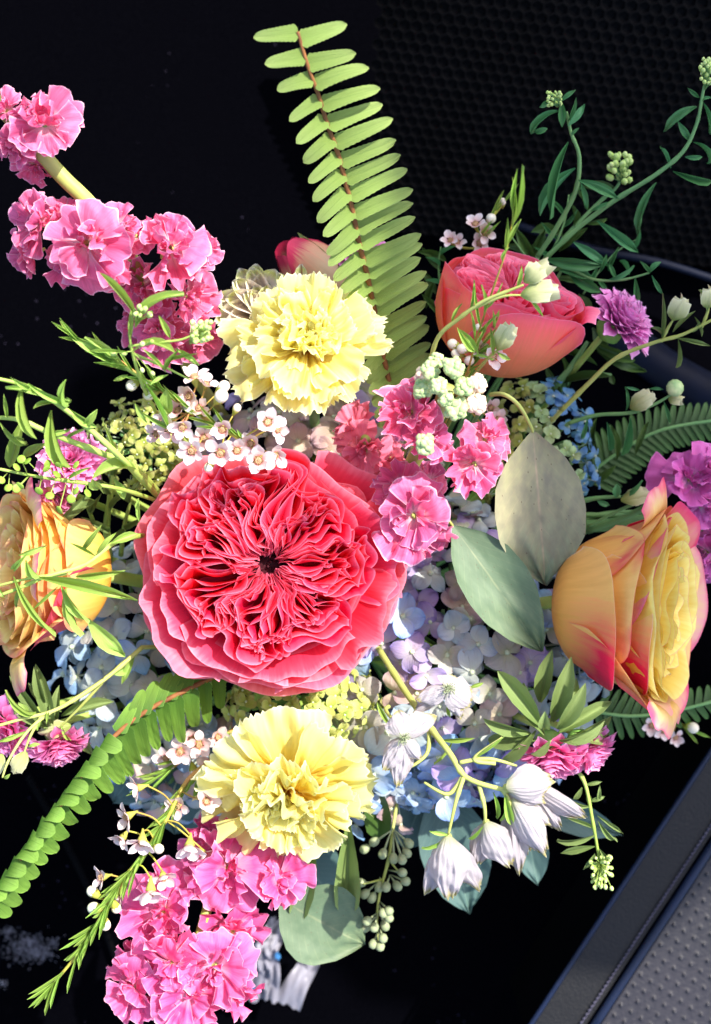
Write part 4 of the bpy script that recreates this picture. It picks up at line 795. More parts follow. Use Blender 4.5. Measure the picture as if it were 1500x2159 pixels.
for (x, y, sx, sy) in [(45, 968, 60, 1005), (58, 972, 90, 1005), (35, 985, 35, 998), (100, 978, 120, 1010), (98, 988, 115, 1012), (125, 980, 140, 1012), (18, 1028, 20, 1000), (35, 1030, 60, 1003), (42, 1024, 62, 1003), (82, 1035, 88, 1008), (160, 980, 160, 1016), (150, 1052, 155, 1018), (160, 1035, 165, 1016), (125, 1075, 140, 1018), (105, 1045, 118, 1012), (185, 1040, 180, 1020), (120, 1000, 130, 1012), (2, 1012, 15, 998)]:
    c = P(x, y, .326); pods.ball(c, 10 * S(.326), Vector((rng.uniform(-1, 1), rng.uniform(-1, 1), .6)), .22, nu=9, nv=6); stk.tube([c, P((x + sx) / 2, (y + sy) / 2, .324), P(sx, sy, .316)], 1.1 * S(.32), n=4)
M_['podgreen'] = solid_mat('green pod', C('84a838'), C('a4c054'), scale=120, rough=.45, transl=.25)
o = part_buf('seed_pods', pods, t, M_['podgreen'], kind='stuff'); part_buf('stalk', stk, o, M_['stem'], kind='stuff')
t = sprig('leafy green sprig standing in front of the pink stock at the upper left', [[(330, 870, .312), (300, 810, .326), (280, 745, .338), (272, 700, .344)], [(272, 730, .34, ), (330, 722, .344), (385, 715, .346), (425, 695, .348)], [(280, 745, .338), (350, 775, .334), (400, 800, .33)]],
  [(285, 665, .35, 210, 575, .356, 18, 1.0), (285, 675, .35, 388, 620, .354, 18, 1.2), (285, 690, .348, 305, 628, .354, 14, .5), (275, 715, .344, 282, 640, .35, 13, .3), (335, 665, .346, 358, 710, .342, 12, .7), (270, 742, .342, 195, 742, .338, 8, .8), (300, 720, .344, 370, 745, .342, 20, .8), (370, 735, .34, 420, 770, .338, 14, .6), (350, 760, .336, 420, 745, .344, 8, .3), (350, 780, .336, 380, 735, .344, 10, .2), (350, 785, .336, 300, 735, .342, 9, .2), (355, 790, .334, 318, 812, .335, 9), (352, 820, .33, 356, 870, .322, 34, .6), (300, 800, .33, 352, 905, .318, 10, .8), (285, 850, .33, 310, 890, .326, 14), (300, 870, .322, 370, 905, .318, 10, 1.4)], r=5, bend=.5)
bead_cluster(t, cloud(425, 700, .352, 26, 26, 60, 1), (400, 725, .344), 'beadgreen', 5)
bead_cluster(t, cloud(300, 655, .354, 22, 14, 16, 2), (290, 680, .348), 'beadgreen', 5)
bead_cluster(t, [(240, 745, .34), (262, 745, .34), (320, 720, .35), (300, 780, .34), (322, 787, .338), (300, 725, .348)], (280, 740, .34), 'beadgreen', 6)
sprig('green spear tipped sprig pointing up left against the black', [[(300, 800, .326), (240, 760, .33), (190, 738, .332)]],
  [(262, 775, .328, 145, 705, .334, 24, .3, 0), (260, 770, .33, 178, 712, .336, 20, .3, .5), (265, 782, .328, 210, 768, .33, 14, .4), (250, 755, .332, 215, 735, .334, 12, .2), (270, 790, .326, 240, 802, .326, 9), (245, 752, .33, 182, 722, .334, 9, .1)], r=4)
sprig('soft green stems filling the gap between the left aster and the big pink rose', [[(230, 1180, .22), (225, 1110, .235), (232, 1050, .245), (240, 990, .25)], [(255, 1170, .22), (262, 1110, .235), (275, 1060, .245)], [(200, 1160, .22), (196, 1100, .235), (180, 1060, .245)]],
  [(228, 1120, .236, 170, 1090, .25, 18), (232, 1080, .24, 285, 1030, .256, 16), (235, 1040, .246, 200, 985, .262, 16), (240, 1000, .25, 262, 940, .262, 14), (262, 1110, .236, 310, 1085, .25, 14), (275, 1060, .245, 300, 1010, .26, 13), (262, 1130, .234, 225, 1150, .25, 14), (196, 1100, .236, 160, 1120, .25, 16), (190, 1080, .24, 215, 1040, .256, 12)], mat='leaf_aster', smat='stem', r=9)
sprig('fine dark sprays of narrow leaves rising behind the upper right leafy stems', [[(1120, 620, .2), (1160, 540, .205), (1190, 470, .21), (1200, 410, .214)], [(1230, 620, .2), (1290, 540, .205), (1350, 500, .208)], [(930, 620, .2), (925, 560, .206), (930, 520, .21)]],
  [(1160 + 8 * k, 545 - 22 * k, .206, 1160 + 8 * k + (34 if k % 2 else -34), 520 - 26 * k, .212, 9) for k in range(6)] + [(1240 + 22 * k, 610 - 20 * k, .204, 1240 + 22 * k + 22, (640 if k % 2 else 560) - 20 * k, .21, 9) for k in range(5)] + [(927, 600 - 20 * k, .206, 927 + (36 if k % 2 else -30), 590 - 24 * k, .212, 9) for k in range(4)], mat='leaf_cool', smat='stem_cool', r=3)
# sprig over left rose
t = sprig('green sprig with long narrow leaves lying over the yellow rose at the left', [[(335, 1125, .256), (250, 1140, .298), (180, 1190, .31), (100, 1215, .316), (40, 1240, .318), (-20, 1262, .318)], [(140, 1210, .312), (60, 1220, .318), (-10, 1236, .32)]],
  [(80, 1218, .318, 290, 1265, .316, 28, .5, -.2), (160, 1215, .314, 264, 1202, .318, 19, .4, .2), (40, 1170, .33, 98, 1150, .33, 14, 1.0, .3), (30, 1200, .322, 62, 1165, .332, 13, 1.2), (55, 1180, .328, 85, 1215, .318, 15, .5, .6), (30, 1215, .32, 118, 1335, .312, 10, 1.0), (45, 1232, .318, 35, 1280, .316, 9), (70, 1285, .314, 125, 1235, .318, 7, .2), (130, 1235, .314, 190, 1310, .306, 22, .5, .5), (140, 1240, .312, 175, 1340, .304, 18, .3, .9), (185, 1305, .30, 262, 1380, .29, 44, .3, .2), (178, 1155, .312, 215, 1105, .318, 11, 1.2), (200, 1172, .31, 148, 1145, .314, 7), (205, 1165, .31, 245, 1125, .31, 10, 1.3), (235, 1145, .306, 290, 1125, .302, 22, .5), (-10, 1235, .32, 10, 1260, .322, 10)], r=6)
# sprig lower left with cream buds
t = sprig('pale green stem with cream buds reaching from the hydrangea to the left edge', [[(300, 1365, .262), (230, 1425, .268), (165, 1470, .276), (110, 1500, .284), (50, 1515, .29), (-20, 1535, .294)], [(215, 1440, .268), (170, 1490, .266), (120, 1540, .262)], [(110, 1500, .284), (60, 1540, .29), (20, 1600, .294), (5, 1640, .296)], [(90, 1505, .286), (65, 1550, .288), (50, 1590, .288)]],
  [(285, 1380, .262, 258, 1440, .26, 16), (75, 1500, .286, 15, 1455, .294, 9, 1.5), (60, 1505, .286, 40, 1480, .288, 20, .5), (95, 1505, .286, 80, 1540, .286, 9), (100, 1500, .284, 98, 1530, .29, 6), (60, 1540, .288, -10, 1565, .292, 9, .6), (130, 1530, .264, 150, 1560, .26, 8, 1.2), (235, 1420, .266, 270, 1405, .26, 22), (8, 1640, .296, 22, 1632, .298, 8, 1.), (60, 1575, .29, 85, 1570, .29, 8), (225, 1375, .27, 262, 1378, .266, 14)], r=6, smat='stem_pale')
def bud_cup(t, a, b, Wd, mat='creambud', n=3, name='flower_bud'):
    for k in range(n):
        leafAB(t, name if k == 0 else name, M_[mat], a, a.lerp(b, 1 + .12 * (k % 2)), Wd, 'creambud', 1.2, tilt=(k - (n - 1) / 2) * .9)
    leafAB(t, name, M_[mat], a, b, Wd * .9, 'spoon', -.8, tilt=0)
bud_cup(t, P(150, 1530, .262), P(88, 1545, .258), .0055); bud_cup(t, P(55, 1585, .288), P(30, 1625, .286), .0058); bud_cup(t, P(5, 1590, .29), P(-12, 1625, .288), .005)

# upper right sprigs, in the shade
t = sprig('cool green leafy stem curving up with a tuft of buds right of the fern tip', [[(1135, 540, .225), (1180, 470, .236), (1215, 400, .246), (1222, 330, .254), (1205, 280, .26), (1195, 235, .264)]],
  [(1200, 300, .258, 1165, 460, .25, 22, .9, .5), (1215, 355, .25, 1140, 455, .24, 20, .6, .6), (1180, 235, .266, 1128, 280, .26, 17, 1.8), (1185, 215, .266, 1186, 268, .264, 18, .5), (1198, 265, .264, 1232, 220, .264, 18, .5, .4), (1198, 255, .264, 1215, 205, .268, 9), (1205, 285, .26, 1222, 270, .262, 7), (1180, 215, .266, 1215, 190, .268, 9, .6), (1160, 212, .266, 1138, 225, .266, 12, .4), (1220, 380, .25, 1300, 420, .246, 24, 1.), (1225, 385, .248, 1235, 440, .24, 16, .4), (1128, 278, .26, 1155, 270, .262, 12, 1.4)], mat='leaf_cool', smat='stem_cool', r=6)
bead_cluster(t, cloud(1170, 208, .268, 18, 18, 34, 5), (1182, 225, .264), 'beadgreen', 3.5, 'stem_cool')
t = sprig('long cool green leafy stem sweeping to the upper right corner', [[(1150, 545, .222), (1220, 480, .23), (1300, 420, .24), (1380, 370, .25), (1440, 320, .258), (1470, 260, .264), (1482, 200, .27), (1492, 150, .274)]],
  [(1470, 225, .266, 1405, 275, .26, 24, 1.4, .3), (1430, 255, .262, 1458, 298, .258, 16, .5), (1482, 215, .268, 1495, 280, .26, 13, .6), (1475, 205, .268, 1450, 185, .27, 8), (1475, 215, .268, 1500, 205, .27, 8), (1415, 355, .254, 1392, 310, .25, 9, 1.), (1445, 330, .256, 1482, 330, .256, 10, .8), (1462, 300, .258, 1494, 345, .252, 7, 1.5), (1420, 360, .252, 1500, 380, .246, 18, 1.0, .5), (1385, 385, .248, 1350, 488, .236, 22, 1.2, .6), (1260, 465, .232, 1340, 525, .222, 24, .8, .3), (1290, 425, .238, 1245, 445, .236, 8)], mat='leaf_cool', smat='stem_cool', r=6)
bead_cluster(t, cloud(1490, 150, .276, 16, 32, 40, 6), (1486, 190, .27), 'beadgreen', 4, 'stem_cool')
t = sprig('dim green stem with a round head of green beads behind the upper right sprigs', [[(1140, 560, .20), (1200, 490, .208), (1265, 425, .214), (1300, 395, .218), (1315, 365, .222)]],
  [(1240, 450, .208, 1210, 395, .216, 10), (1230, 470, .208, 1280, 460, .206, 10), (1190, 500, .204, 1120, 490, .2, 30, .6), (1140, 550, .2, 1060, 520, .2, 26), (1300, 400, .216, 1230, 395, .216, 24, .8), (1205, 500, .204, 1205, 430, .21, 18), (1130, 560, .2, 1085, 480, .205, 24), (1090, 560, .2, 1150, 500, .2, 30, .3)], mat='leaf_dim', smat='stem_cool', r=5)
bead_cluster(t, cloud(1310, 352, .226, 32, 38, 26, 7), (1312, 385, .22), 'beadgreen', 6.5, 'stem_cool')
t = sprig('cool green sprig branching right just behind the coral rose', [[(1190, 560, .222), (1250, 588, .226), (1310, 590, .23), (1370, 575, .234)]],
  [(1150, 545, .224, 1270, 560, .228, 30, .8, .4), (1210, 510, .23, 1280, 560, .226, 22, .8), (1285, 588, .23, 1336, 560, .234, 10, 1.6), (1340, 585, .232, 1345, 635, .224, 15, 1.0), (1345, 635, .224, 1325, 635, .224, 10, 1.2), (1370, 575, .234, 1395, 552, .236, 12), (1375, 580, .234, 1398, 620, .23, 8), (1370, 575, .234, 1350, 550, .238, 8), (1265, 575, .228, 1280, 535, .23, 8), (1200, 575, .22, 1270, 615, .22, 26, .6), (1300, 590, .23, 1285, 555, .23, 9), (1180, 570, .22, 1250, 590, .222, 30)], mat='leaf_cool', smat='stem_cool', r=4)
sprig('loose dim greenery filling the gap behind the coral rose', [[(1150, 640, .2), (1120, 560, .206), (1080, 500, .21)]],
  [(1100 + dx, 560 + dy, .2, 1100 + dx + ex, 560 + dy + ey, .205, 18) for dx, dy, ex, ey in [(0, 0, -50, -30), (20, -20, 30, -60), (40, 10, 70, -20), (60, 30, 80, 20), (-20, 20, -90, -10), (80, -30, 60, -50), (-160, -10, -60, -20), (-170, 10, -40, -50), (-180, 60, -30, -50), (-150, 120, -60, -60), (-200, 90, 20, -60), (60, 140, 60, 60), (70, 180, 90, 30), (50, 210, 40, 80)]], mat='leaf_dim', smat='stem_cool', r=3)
# thin bright sprig over coral rose
t = sprig('slender yellow green sprig standing in front of the coral rose', [[(985, 790, .29), (1010, 700, .31), (1040, 610, .33), (1070, 520, .345), (1085, 440, .355)]],
  [(1085, 450, .354, 1092, 355, .366, 8, .2), (1083, 470, .352, 1103, 348, .366, 8, .2), (1080, 480, .352, 1081, 372, .362, 7, .1), (1068, 520, .346, 1100, 462, .352, 9, .4), (1065, 530, .346, 1071, 458, .352, 8, .2), (1060, 550, .342, 1075, 520, .346, 7), (1020, 660, .324, 1015, 600, .33, 7), (1025, 650, .324, 1060, 595, .334, 5), (1015, 690, .318, 1000, 600, .33, 6, .4), (1010, 700, .314, 1050, 660, .32, 6), (1000, 720, .31, 990, 650, .318, 5), (1005, 730, .31, 1035, 670, .318, 6), (1000, 740, .306, 965, 690, .312, 7), (995, 750, .304, 1040, 760, .304, 7)], r=2.8, smat='stem_red')
# cream bud stems (upper right)
t = sprig('pale green arching stem with open cream buds across the coral rose', [[(905, 770, .30), (925, 710, .312), (970, 670, .322), (1020, 635, .33), (1080, 610, .336), (1105, 600, .338)], [(1000, 650, .326), (1060, 625, .334), (1100, 622, .336)]],
  [(1090, 605, .336, 1100, 560, .34, 9, 1.), (1110, 620, .336, 1142, 665, .33, 8, .8), (1120, 595, .338, 1145, 600, .338, 7, 1.), (990, 660, .324, 1000, 590, .33, 7, .6), (965, 690, .318, 1000, 735, .31, 12), (955, 680, .318, 975, 640, .322, 7)], r=5.5, smat='stem_pale')
bud_cup(t, P(1105, 595, .338), P(1152, 560, .344), .0062); bud_cup(t, P(1098, 622, .336), P(1170, 612, .342), .0068); bud_cup(t, P(1115, 590, .338), P(1130, 556, .342), .005)
t = sprig('pale green stem with one cream bud in front of the coral rose base', [[(1000, 790, .29), (1030, 755, .305), (1055, 735, .312)]],
  [(1048, 742, .31, 1075, 757, .308, 9, 1.2), (1040, 750, .31, 1035, 690, .318, 9, .4), (1010, 750, .306, 968, 695, .314, 10, .5)], r=4, smat='stem_pale')
bud_cup(t, P(1050, 738, .312), P(1078, 688, .32), .0068)
t = sprig('long cool stem with upright cream buds reaching to the right edge', [[(1185, 865, .232), (1240, 810, .24), (1300, 755, .248), (1380, 722, .256), (1440, 705, .26), (1510, 670, .266)], [(1395, 720, .256), (1410, 690, .26), (1422, 672, .262)], [(1480, 690, .262), (1492, 660, .265), (1496, 640, .266)]],
  [(1395, 715, .257, 1398, 618, .268, 9, .4), (1400, 712, .257, 1372, 690, .26, 7), (1420, 700, .258, 1468, 655, .264, 9, .5), (1425, 712, .258, 1495, 728, .256, 9, .6), (1430, 715, .258, 1425, 775, .25, 9, .8), (1490, 665, .264, 1475, 610, .27, 7, .8), (1460, 700, .26, 1475, 680, .263, 8), (1465, 668, .262, 1480, 710, .26, 6, 1.)], r=6, mat='leaf_aster', smat='stem_pale')
bud_cup(t, P(1420, 675, .262), P(1440, 632, .27), .0075); bud_cup(t, P(1493, 650, .266), P(1500, 610, .272), .007)
t = sprig('cool green stem with a cream bud and a green button above the right fern', [[(1200, 892, .225), (1260, 875, .23), (1330, 870, .236), (1385, 850, .24), (1425, 825, .244)]],
  [(1320, 866, .236, 1318, 815, .242, 7, 1.), (1400, 845, .24, 1412, 890, .232, 8, 1.3), (1318, 815, .242, 1350, 822, .242, 6, .8), (1370, 820, .24, 1400, 822, .242, 6), (1240, 880, .23, 1225, 925, .22, 10), (1280, 890, .22, 1285, 950, .21, 16), (1330, 880, .22, 1310, 960, .21, 20)], r=5, mat='leaf_cool', smat='stem_cool')
bud_cup(t, P(1330, 862, .238), P(1375, 832, .246), .0072); bud_cup(t, P(1410, 840, .24), P(1436, 843, .244), .0045)
bf = Buf(); bf.ball(P(1424, 818, .246), 19 * S(.246), nu=12, nv=8, st=.8); part_buf('green_button', bf, t, M_['bud_green'])
t = sprig('green stem with opening pale buds left of the right stock flower', [[(1210, 1060, .215), (1260, 1050, .22), (1310, 1047, .224)], [(1240, 1110, .21), (1320, 1070, .22), (1430, 1030, .228)]],
  [(1300, 1048, .224, 1300, 1020, .226, 20, .8), (1310, 1045, .226, 1355, 1012, .232, 12, .8), (1260, 1055, .22, 1285, 1065, .22, 14)], r=6, mat='leaf_cool', smat='stem_cool')
bud_cup(t, P(1310, 1055, .226), P(1368, 1040, .23), .0075)
# lower right hanging sprig
t = sprig('green sprig hanging into the dark gap below the right aster', [[(1215, 1620, .262), (1235, 1655, .262), (1250, 1730, .258), (1262, 1800, .252), (1270, 1870, .248)]],
  [(1235, 1655, .262, 1270, 1648, .262, 8), (1228, 1660, .262, 1210, 1685, .26, 11), (1245, 1690, .26, 1275, 1680, .26, 9, 1.6), (1245, 1700, .26, 1190, 1680, .26, 9, .6), (1262, 1730, .258, 1302, 1770, .25, 13, .6), (1260, 1720, .258, 1310, 1755, .25, 8, .3), (1255, 1760, .256, 1175, 1772, .252, 13, .8), (1255, 1785, .255, 1185, 1800, .25, 17, .5), (1248, 1745, .256, 1195, 1725, .258, 8, 1.5), (1255, 1800, .254, 1230, 1832, .25, 8, .5), (1265, 1790, .254, 1292, 1810, .25, 12, 1.), (1240, 1670, .26, 1245, 1695, .258, 14), (1262, 1690, .26, 1265, 1655, .262, 8)], r=5, smat='stem', mat='leaf_aster')
bead_cluster(t, cloud(1268, 1840, .254, 28, 42, 60, 9), (1266, 1820, .25), 'beadgreen', 4, 'stem')
for nm, lab in (('leafy_sprig', ''),): pass
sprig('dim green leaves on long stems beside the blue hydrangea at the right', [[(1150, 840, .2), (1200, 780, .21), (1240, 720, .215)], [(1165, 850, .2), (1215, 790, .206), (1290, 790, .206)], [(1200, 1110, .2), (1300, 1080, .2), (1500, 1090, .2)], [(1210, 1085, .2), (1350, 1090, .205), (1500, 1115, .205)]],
  [(1180, 810, .205, 1290, 795, .21, 22, .9), (1290, 790, .206, 1295, 810, .206, 12), (1240, 720, .214, 1340, 760, .21, 26, .6), (1250, 690, .216, 1275, 750, .21, 34, .4), (1240, 670, .216, 1220, 620, .22, 34, .4), (1260, 740, .212, 1360, 780, .205, 26, .5), (1190, 830, .2, 1180, 740, .21, 14), (1240, 1020, .19, 1300, 980, .195, 18), (1250, 960, .19, 1260, 880, .19, 14), (1300, 970, .19, 1290, 900, .19, 18), (1340, 960, .19, 1370, 890, .19, 16)], mat='leaf_dim', smat='stem_cool', r=9)

# ------------------------------------------------------------------ asters
def aster(label, p, n, R, mat, seed, cnt=70, leaves=(), lz=.25, dome=.75, lmat='leaf_aster', back=True, Lq=.55):
    t = thing('aster', label, 'aster', p); r_ = random.Random(seed); F = frame(p, n); ga = 2.39996
    for i in range(cnt):
        q = (i + .5) / cnt; a = i * ga; el = math.acos(min(1, q ** .8)) ; rr = R * .32 * math.sqrt(q); L = R * (Lq + .25 * q) * r_.uniform(.85, 1.1)
        me = pool(('aster', mat), lambda i: sheet('petal', M_[mat], 1, .27, 'strap', nu=4, nv=5, tip=.1, b=(.4, -.5 - .15 * i, -.1), cup=.4, seed=i, notch=.04), 4)
        M = F @ Matrix.Rotation(a, 4, 'Z') @ Matrix.Translation((0, rr, R * dome * .3 * (1 - q))) @ Matrix.Rotation(rad(85 * (1 - q) ** .8 - 8) + r_.uniform(-.15, .15), 4, 'X') @ Matrix.Diagonal((L, L, L, 1))
        put('petal', me, t, M)
    bf = Buf(); nn = n.normalized(); bf.tube([p - nn * R * .5, p - nn * R * .3, p - nn * R * .02], [R * .12, R * .36, R * .3], n=12); part_buf('calyx', bf, t, M_['leaf_solid'])
    for l in leaves: leafAB(t, 'leaf', M_[lmat], P(*l[0:3]), P(*l[3:6]), l[6] * S(l[2]), 'lance' if len(l) < 9 else l[8], l[7] if len(l) > 7 else .8, r_.uniform(-.4, .4))
    root_stem(t, p - nn * R * .5, M_['stem'], .0016); return t
aster('violet aster seen from the side behind the right flank of the coral rose', P(1300, 685, .236), D(.62, -.5, .65), 62 * S(.236) * 1.4, 'aster_violet', 1, 90, dome=.6)
aster('double pink aster facing down with frilly petals under its olive leaves, nearer the white flowers', P(1160, 1578, .272), D(.0, .85, .6), 82 * S(.272), 'aster', 2, 70,
      [(1140, 1530, .285, 1050, 1415, .28, 42), (1165, 1520, .28, 1205, 1385, .285, 40), (1175, 1535, .285, 1235, 1440, .29, 34), (1180, 1545, .284, 1290, 1480, .282, 30), (1180, 1560, .282, 1275, 1520, .286, 24), (1120, 1545, .28, 1020, 1515, .276, 26), (1130, 1560, .28, 1030, 1560, .27, 36), (1130, 1540, .282, 1060, 1600, .272, 26), (1150, 1550, .285, 1105, 1440, .27, 34), (1190, 1530, .28, 1215, 1430, .28, 22), (1150, 1535, .292, 1150, 1500, .298, 26), (1200, 1555, .278, 1270, 1565, .27, 26), (1160, 1560, .288, 1120, 1590, .284, 22), (1140, 1480, .27, 1165, 1370, .275, 36)])
aster('double pink aster tucked close behind the first, its petals pointing right', P(1228, 1572, .266), D(.5, .7, .55), 74 * S(.266), 'aster', 3, 60, [(1215, 1550, .27, 1290, 1510, .27, 24), (1210, 1545, .27, 1285, 1545, .266, 18)])
aster('pink aster with pale tips behind the left seed pods', P(150, 975, .278), D(.1, -.35, 1), 78 * S(.278), 'aster', 4, 100, [(210, 1000, .27, 190, 900, .275, 22), (220, 1040, .27, 205, 960, .27, 20), (200, 1060, .26, 120, 1110, .27, 26)], Lq=.45)
aster('pink aster half hidden under the seed pods above the left yellow rose', P(120, 1045, .272), D(-.2, .5, .9), 52 * S(.272), 'aster', 5, 60, [(190, 1040, .27, 120, 1105, .275, 22)], Lq=.45)
aster('bright pink aster pointing down below the cream bud stem at the lower left', P(122, 1560, .255), D(.35, .8, .5), 70 * S(.255), 'aster', 6, 70,
      [(110, 1530, .26, 75, 1400, .262, 32), (100, 1540, .258, 20, 1425, .262, 22), (105, 1535, .26, 30, 1480, .256, 26), (120, 1520, .258, 125, 1445, .262, 22), (130, 1510, .255, 240, 1480, .25, 26), (90, 1530, .258, 25, 1510, .25, 24), (140, 1530, .252, 195, 1590, .248, 22), (130, 1500, .25, 60, 1440, .25, 24), (95, 1480, .262, 72, 1405, .27, 20)])
aster('mauve pink aster at the lower left edge of the picture', P(20, 1530, .252), D(-.4, .5, .8), 74 * S(.252), 'aster', 7, 70)
aster('violet aster in the dark behind the middle of the long fern', P(755, 545, .232), D(0, -.85, .5), 74 * S(.232), 'aster_violet', 8, 80)

# ------------------------------------------------------------------ white drooping flowers
def bell(t, a, b, wd, seed, n=5, spread=.5, eye=False, name='flower', mat='white'):
    """a drooping bloom hung at a, opening towards b"""
    r_ = random.Random(seed); ax = (b - a).normalized(); L = (b - a).length; F = frame(a, ax, r_.uniform(0, 6))
    bf = Buf(); bf.ball(Vector((0, 0, 0)), L * .09, st=1.2, nu=8, nv=6)
    if eye:
        for i in range(26):
            an = r_.uniform(0, 6.28); q = L * .1 * math.sqrt(r_.random()); bf.tube([(0, 0, 0), (q * math.cos(an), q * math.sin(an), L * r_.uniform(.15, .28))], L * .008, n=4, spl=False); bf.ball((q * math.cos(an), q * math.sin(an), L * .27), L * .018, nu=5, nv=4)
    fl = put(name, bf.mesh(name, M_['stem_pale'] if not eye else M_['seed']), t, F)
    for k in range(n):
        me = pool(('bell', mat), lambda i: sheet('petal', M_[mat], 1, .3, 'delph', nu=30, nv=22, tip=.04, b=(.95 + .1 * i, -.5 - .1 * i, -.7 - .15 * i), cup=1.1, pleat=.022, pf=7, crum=.07, ruf=.045, rf=2.2, rp=1, seed=i * 5 + 1, lr=.03), 5)
        l = L * r_.uniform(.9, 1.1)
        M = F @ Matrix.Rotation(k * 2 * math.pi / n + r_.uniform(-.2, .2), 4, 'Z') @ Matrix.Rotation(rad(90) - rad(spread * 90) + r_.uniform(-.12, .12) - .25, 4, 'X') @ Matrix.Diagonal((wd / .55, l, l, 1))
        put('petal', me, fl, M)
st = [[(800, 1370, .24), (850, 1450, .262), (905, 1530, .285), (950, 1590, .298), (985, 1640, .304), (1060, 1665, .306), (1080, 1668, .306)], [(978, 1640, .304), (962, 1690, .306), (946, 1760, .304)], [(970, 1608, .302), (1030, 1600, .302), (1090, 1615, .30)], [(1010, 1655, .304), (1022, 1700, .305), (1024, 1735, .304)], [(975, 1640, .303), (945, 1675, .304), (895, 1650, .304)], [(905, 1540, .286), (900, 1590, .29), (855, 1625, .292)], [(820, 1490, .27), (815, 1500, .276), (850, 1540, .29)], [(1060, 1665, .306), (1075, 1690, .305), (1085, 1720, .304)], [(1045, 1610, .302), (1000, 1600, .303), (1060, 1555, .304)]]
t = sprig('spray of drooping crinkled white flowers on a pale green stem at the lower right', st,
  [(930, 1560, .29, 1002, 1556, .292, 10, .5), (945, 1760, .304, 905, 1752, .306, 9, .8), (950, 1762, .304, 890, 1788, .302, 7, 1.), (1020, 1740, .304, 988, 1768, .300, 7, .8), (1040, 1670, .304, 1048, 1725, .30, 9), (820, 1525, .28, 795, 1480, .282, 10, .7), (945, 1475, .29, 950, 1510, .284, 8), (990, 1450, .292, 1020, 1440, .292, 8), (1065, 1675, .306, 1080, 1740, .302, 20, .3), (1000, 1600, .303, 1065, 1552, .305, 6, .4), (955, 1560, .288, 915, 1610, .29, 6), (1070, 1700, .304, 1055, 1730, .302, 8)], r=8, smat='stem_pale', name='delphinium_spray', cat='delphinium', mat='leaf')
s = S(.3)
def bloom(px, py, z, petals, eye=False, dz=-.004):
    bf = Buf(); c = P(px, py, z); bf.ball(c, 8 * s, nu=8, nv=6); r_ = random.Random(int(px))
    if eye:
        for i in range(34):
            e = c + Vector((r_.uniform(-1, 1), r_.uniform(-1, 1), 0)) * 13 * s + Vector((0, 0, .004)); bf.tube([c, e], .5 * s, n=4, spl=False); bf.ball(e, 1.6 * s, nu=5, nv=4)
    fl = part_buf('flower', bf, t, M_['seed'] if eye else M_['stem_pale'])
    for i, q in enumerate(petals):
        x, y, wd = q[:3]; lift = q[3] if len(q) > 3 else 0; ti = q[4] if len(q) > 4 else 0; A = P(px, py, z + lift * .004)
        leafAB(fl, 'petal', M_['white'], A, P(x, y, z + dz + lift * .004), wd * s, 'crinkle', 1.4 if not eye else .9, tilt=ti)
bloom(946, 1764, .302, [(925, 1862, 60, -1.5, .2), (975, 1860, 60, -1.5, -.2), (897, 1884, 60, 0, .7), (1006, 1876, 60, 0, -.7), (950, 1892, 88, 1.5)])
bloom(1026, 1734, .300, [(1020, 1810, 60, -1.5), (1050, 1810, 60, -1.5), (1004, 1824, 62, 0, .5), (1076, 1824, 74, 1.2, -.25)])
bloom(1082, 1684, .300, [(1110, 1800, 62, -2), (1140, 1760, 60, -1), (1094, 1842, 50, 0, .3), (1064, 1800, 40, -1.5, .5), (1160, 1738, 50, .5, -.6), (1152, 1802, 66, 1.5, -.1)])
bloom(1068, 1660, .306, [(1168, 1645, 78, 1.5), (1150, 1690, 60, 0)])
bloom(1118, 1652, .298, [(1234, 1724, 46, 0, -.3), (1185, 1712, 46, -.6), (1180, 1750, 50, -1)])
bloom(852, 1556, .300, [(838, 1498, 66, .3), (918, 1506, 56, .2, .3), (812, 1625, 56, 0, .3), (840, 1658, 56, -.4), (888, 1602, 36, .3, -.2)], True)
bloom(946, 1450, .300, [(880, 1478, 44, .2, .4), (872, 1505, 34, -.8), (992, 1488, 66, .3, -.3), (974, 1516, 38, 0), (956, 1424, 60, .2), (996, 1455, 50, -.3)], True)
t = sprig('cream delphinium blooms in the shade behind the upper carnation', [[(640, 700, .225), (600, 640, .235), (560, 590, .243), (500, 570, .245)]], [(520, 600, .262, 580, 615, .262, 18, 1.), (560, 590, .262, 590, 620, .26, 12)], r=5, name='delphinium_spray', cat='delphinium', smat='stem_cool', mat='leaf_cool')
s = S(.25)
for i, (x, y, z, x2, y2, R) in enumerate([(545, 640, .256, 548, 556, 84), (560, 650, .258, 496, 586, 80), (540, 660, .256, 450, 672, 90), (560, 660, .26, 540, 600, 70), (520, 640, .25, 478, 620, 66), (645, 680, .245, 640, 575, 90), (700, 690, .24, 705, 590, 80), (640, 660, .235, 590, 570, 60)]):
    for k in (-.5, .1, .6):
        a = P(x, y, z); b = P(x2, y2, z + .01); d = b - a; d.rotate(Matrix.Rotation(k, 3, 'Z'))
        leafAB(t, 'petal', M_['whitedusk'], a, a + d, R * .62 * s, 'delph', .8)
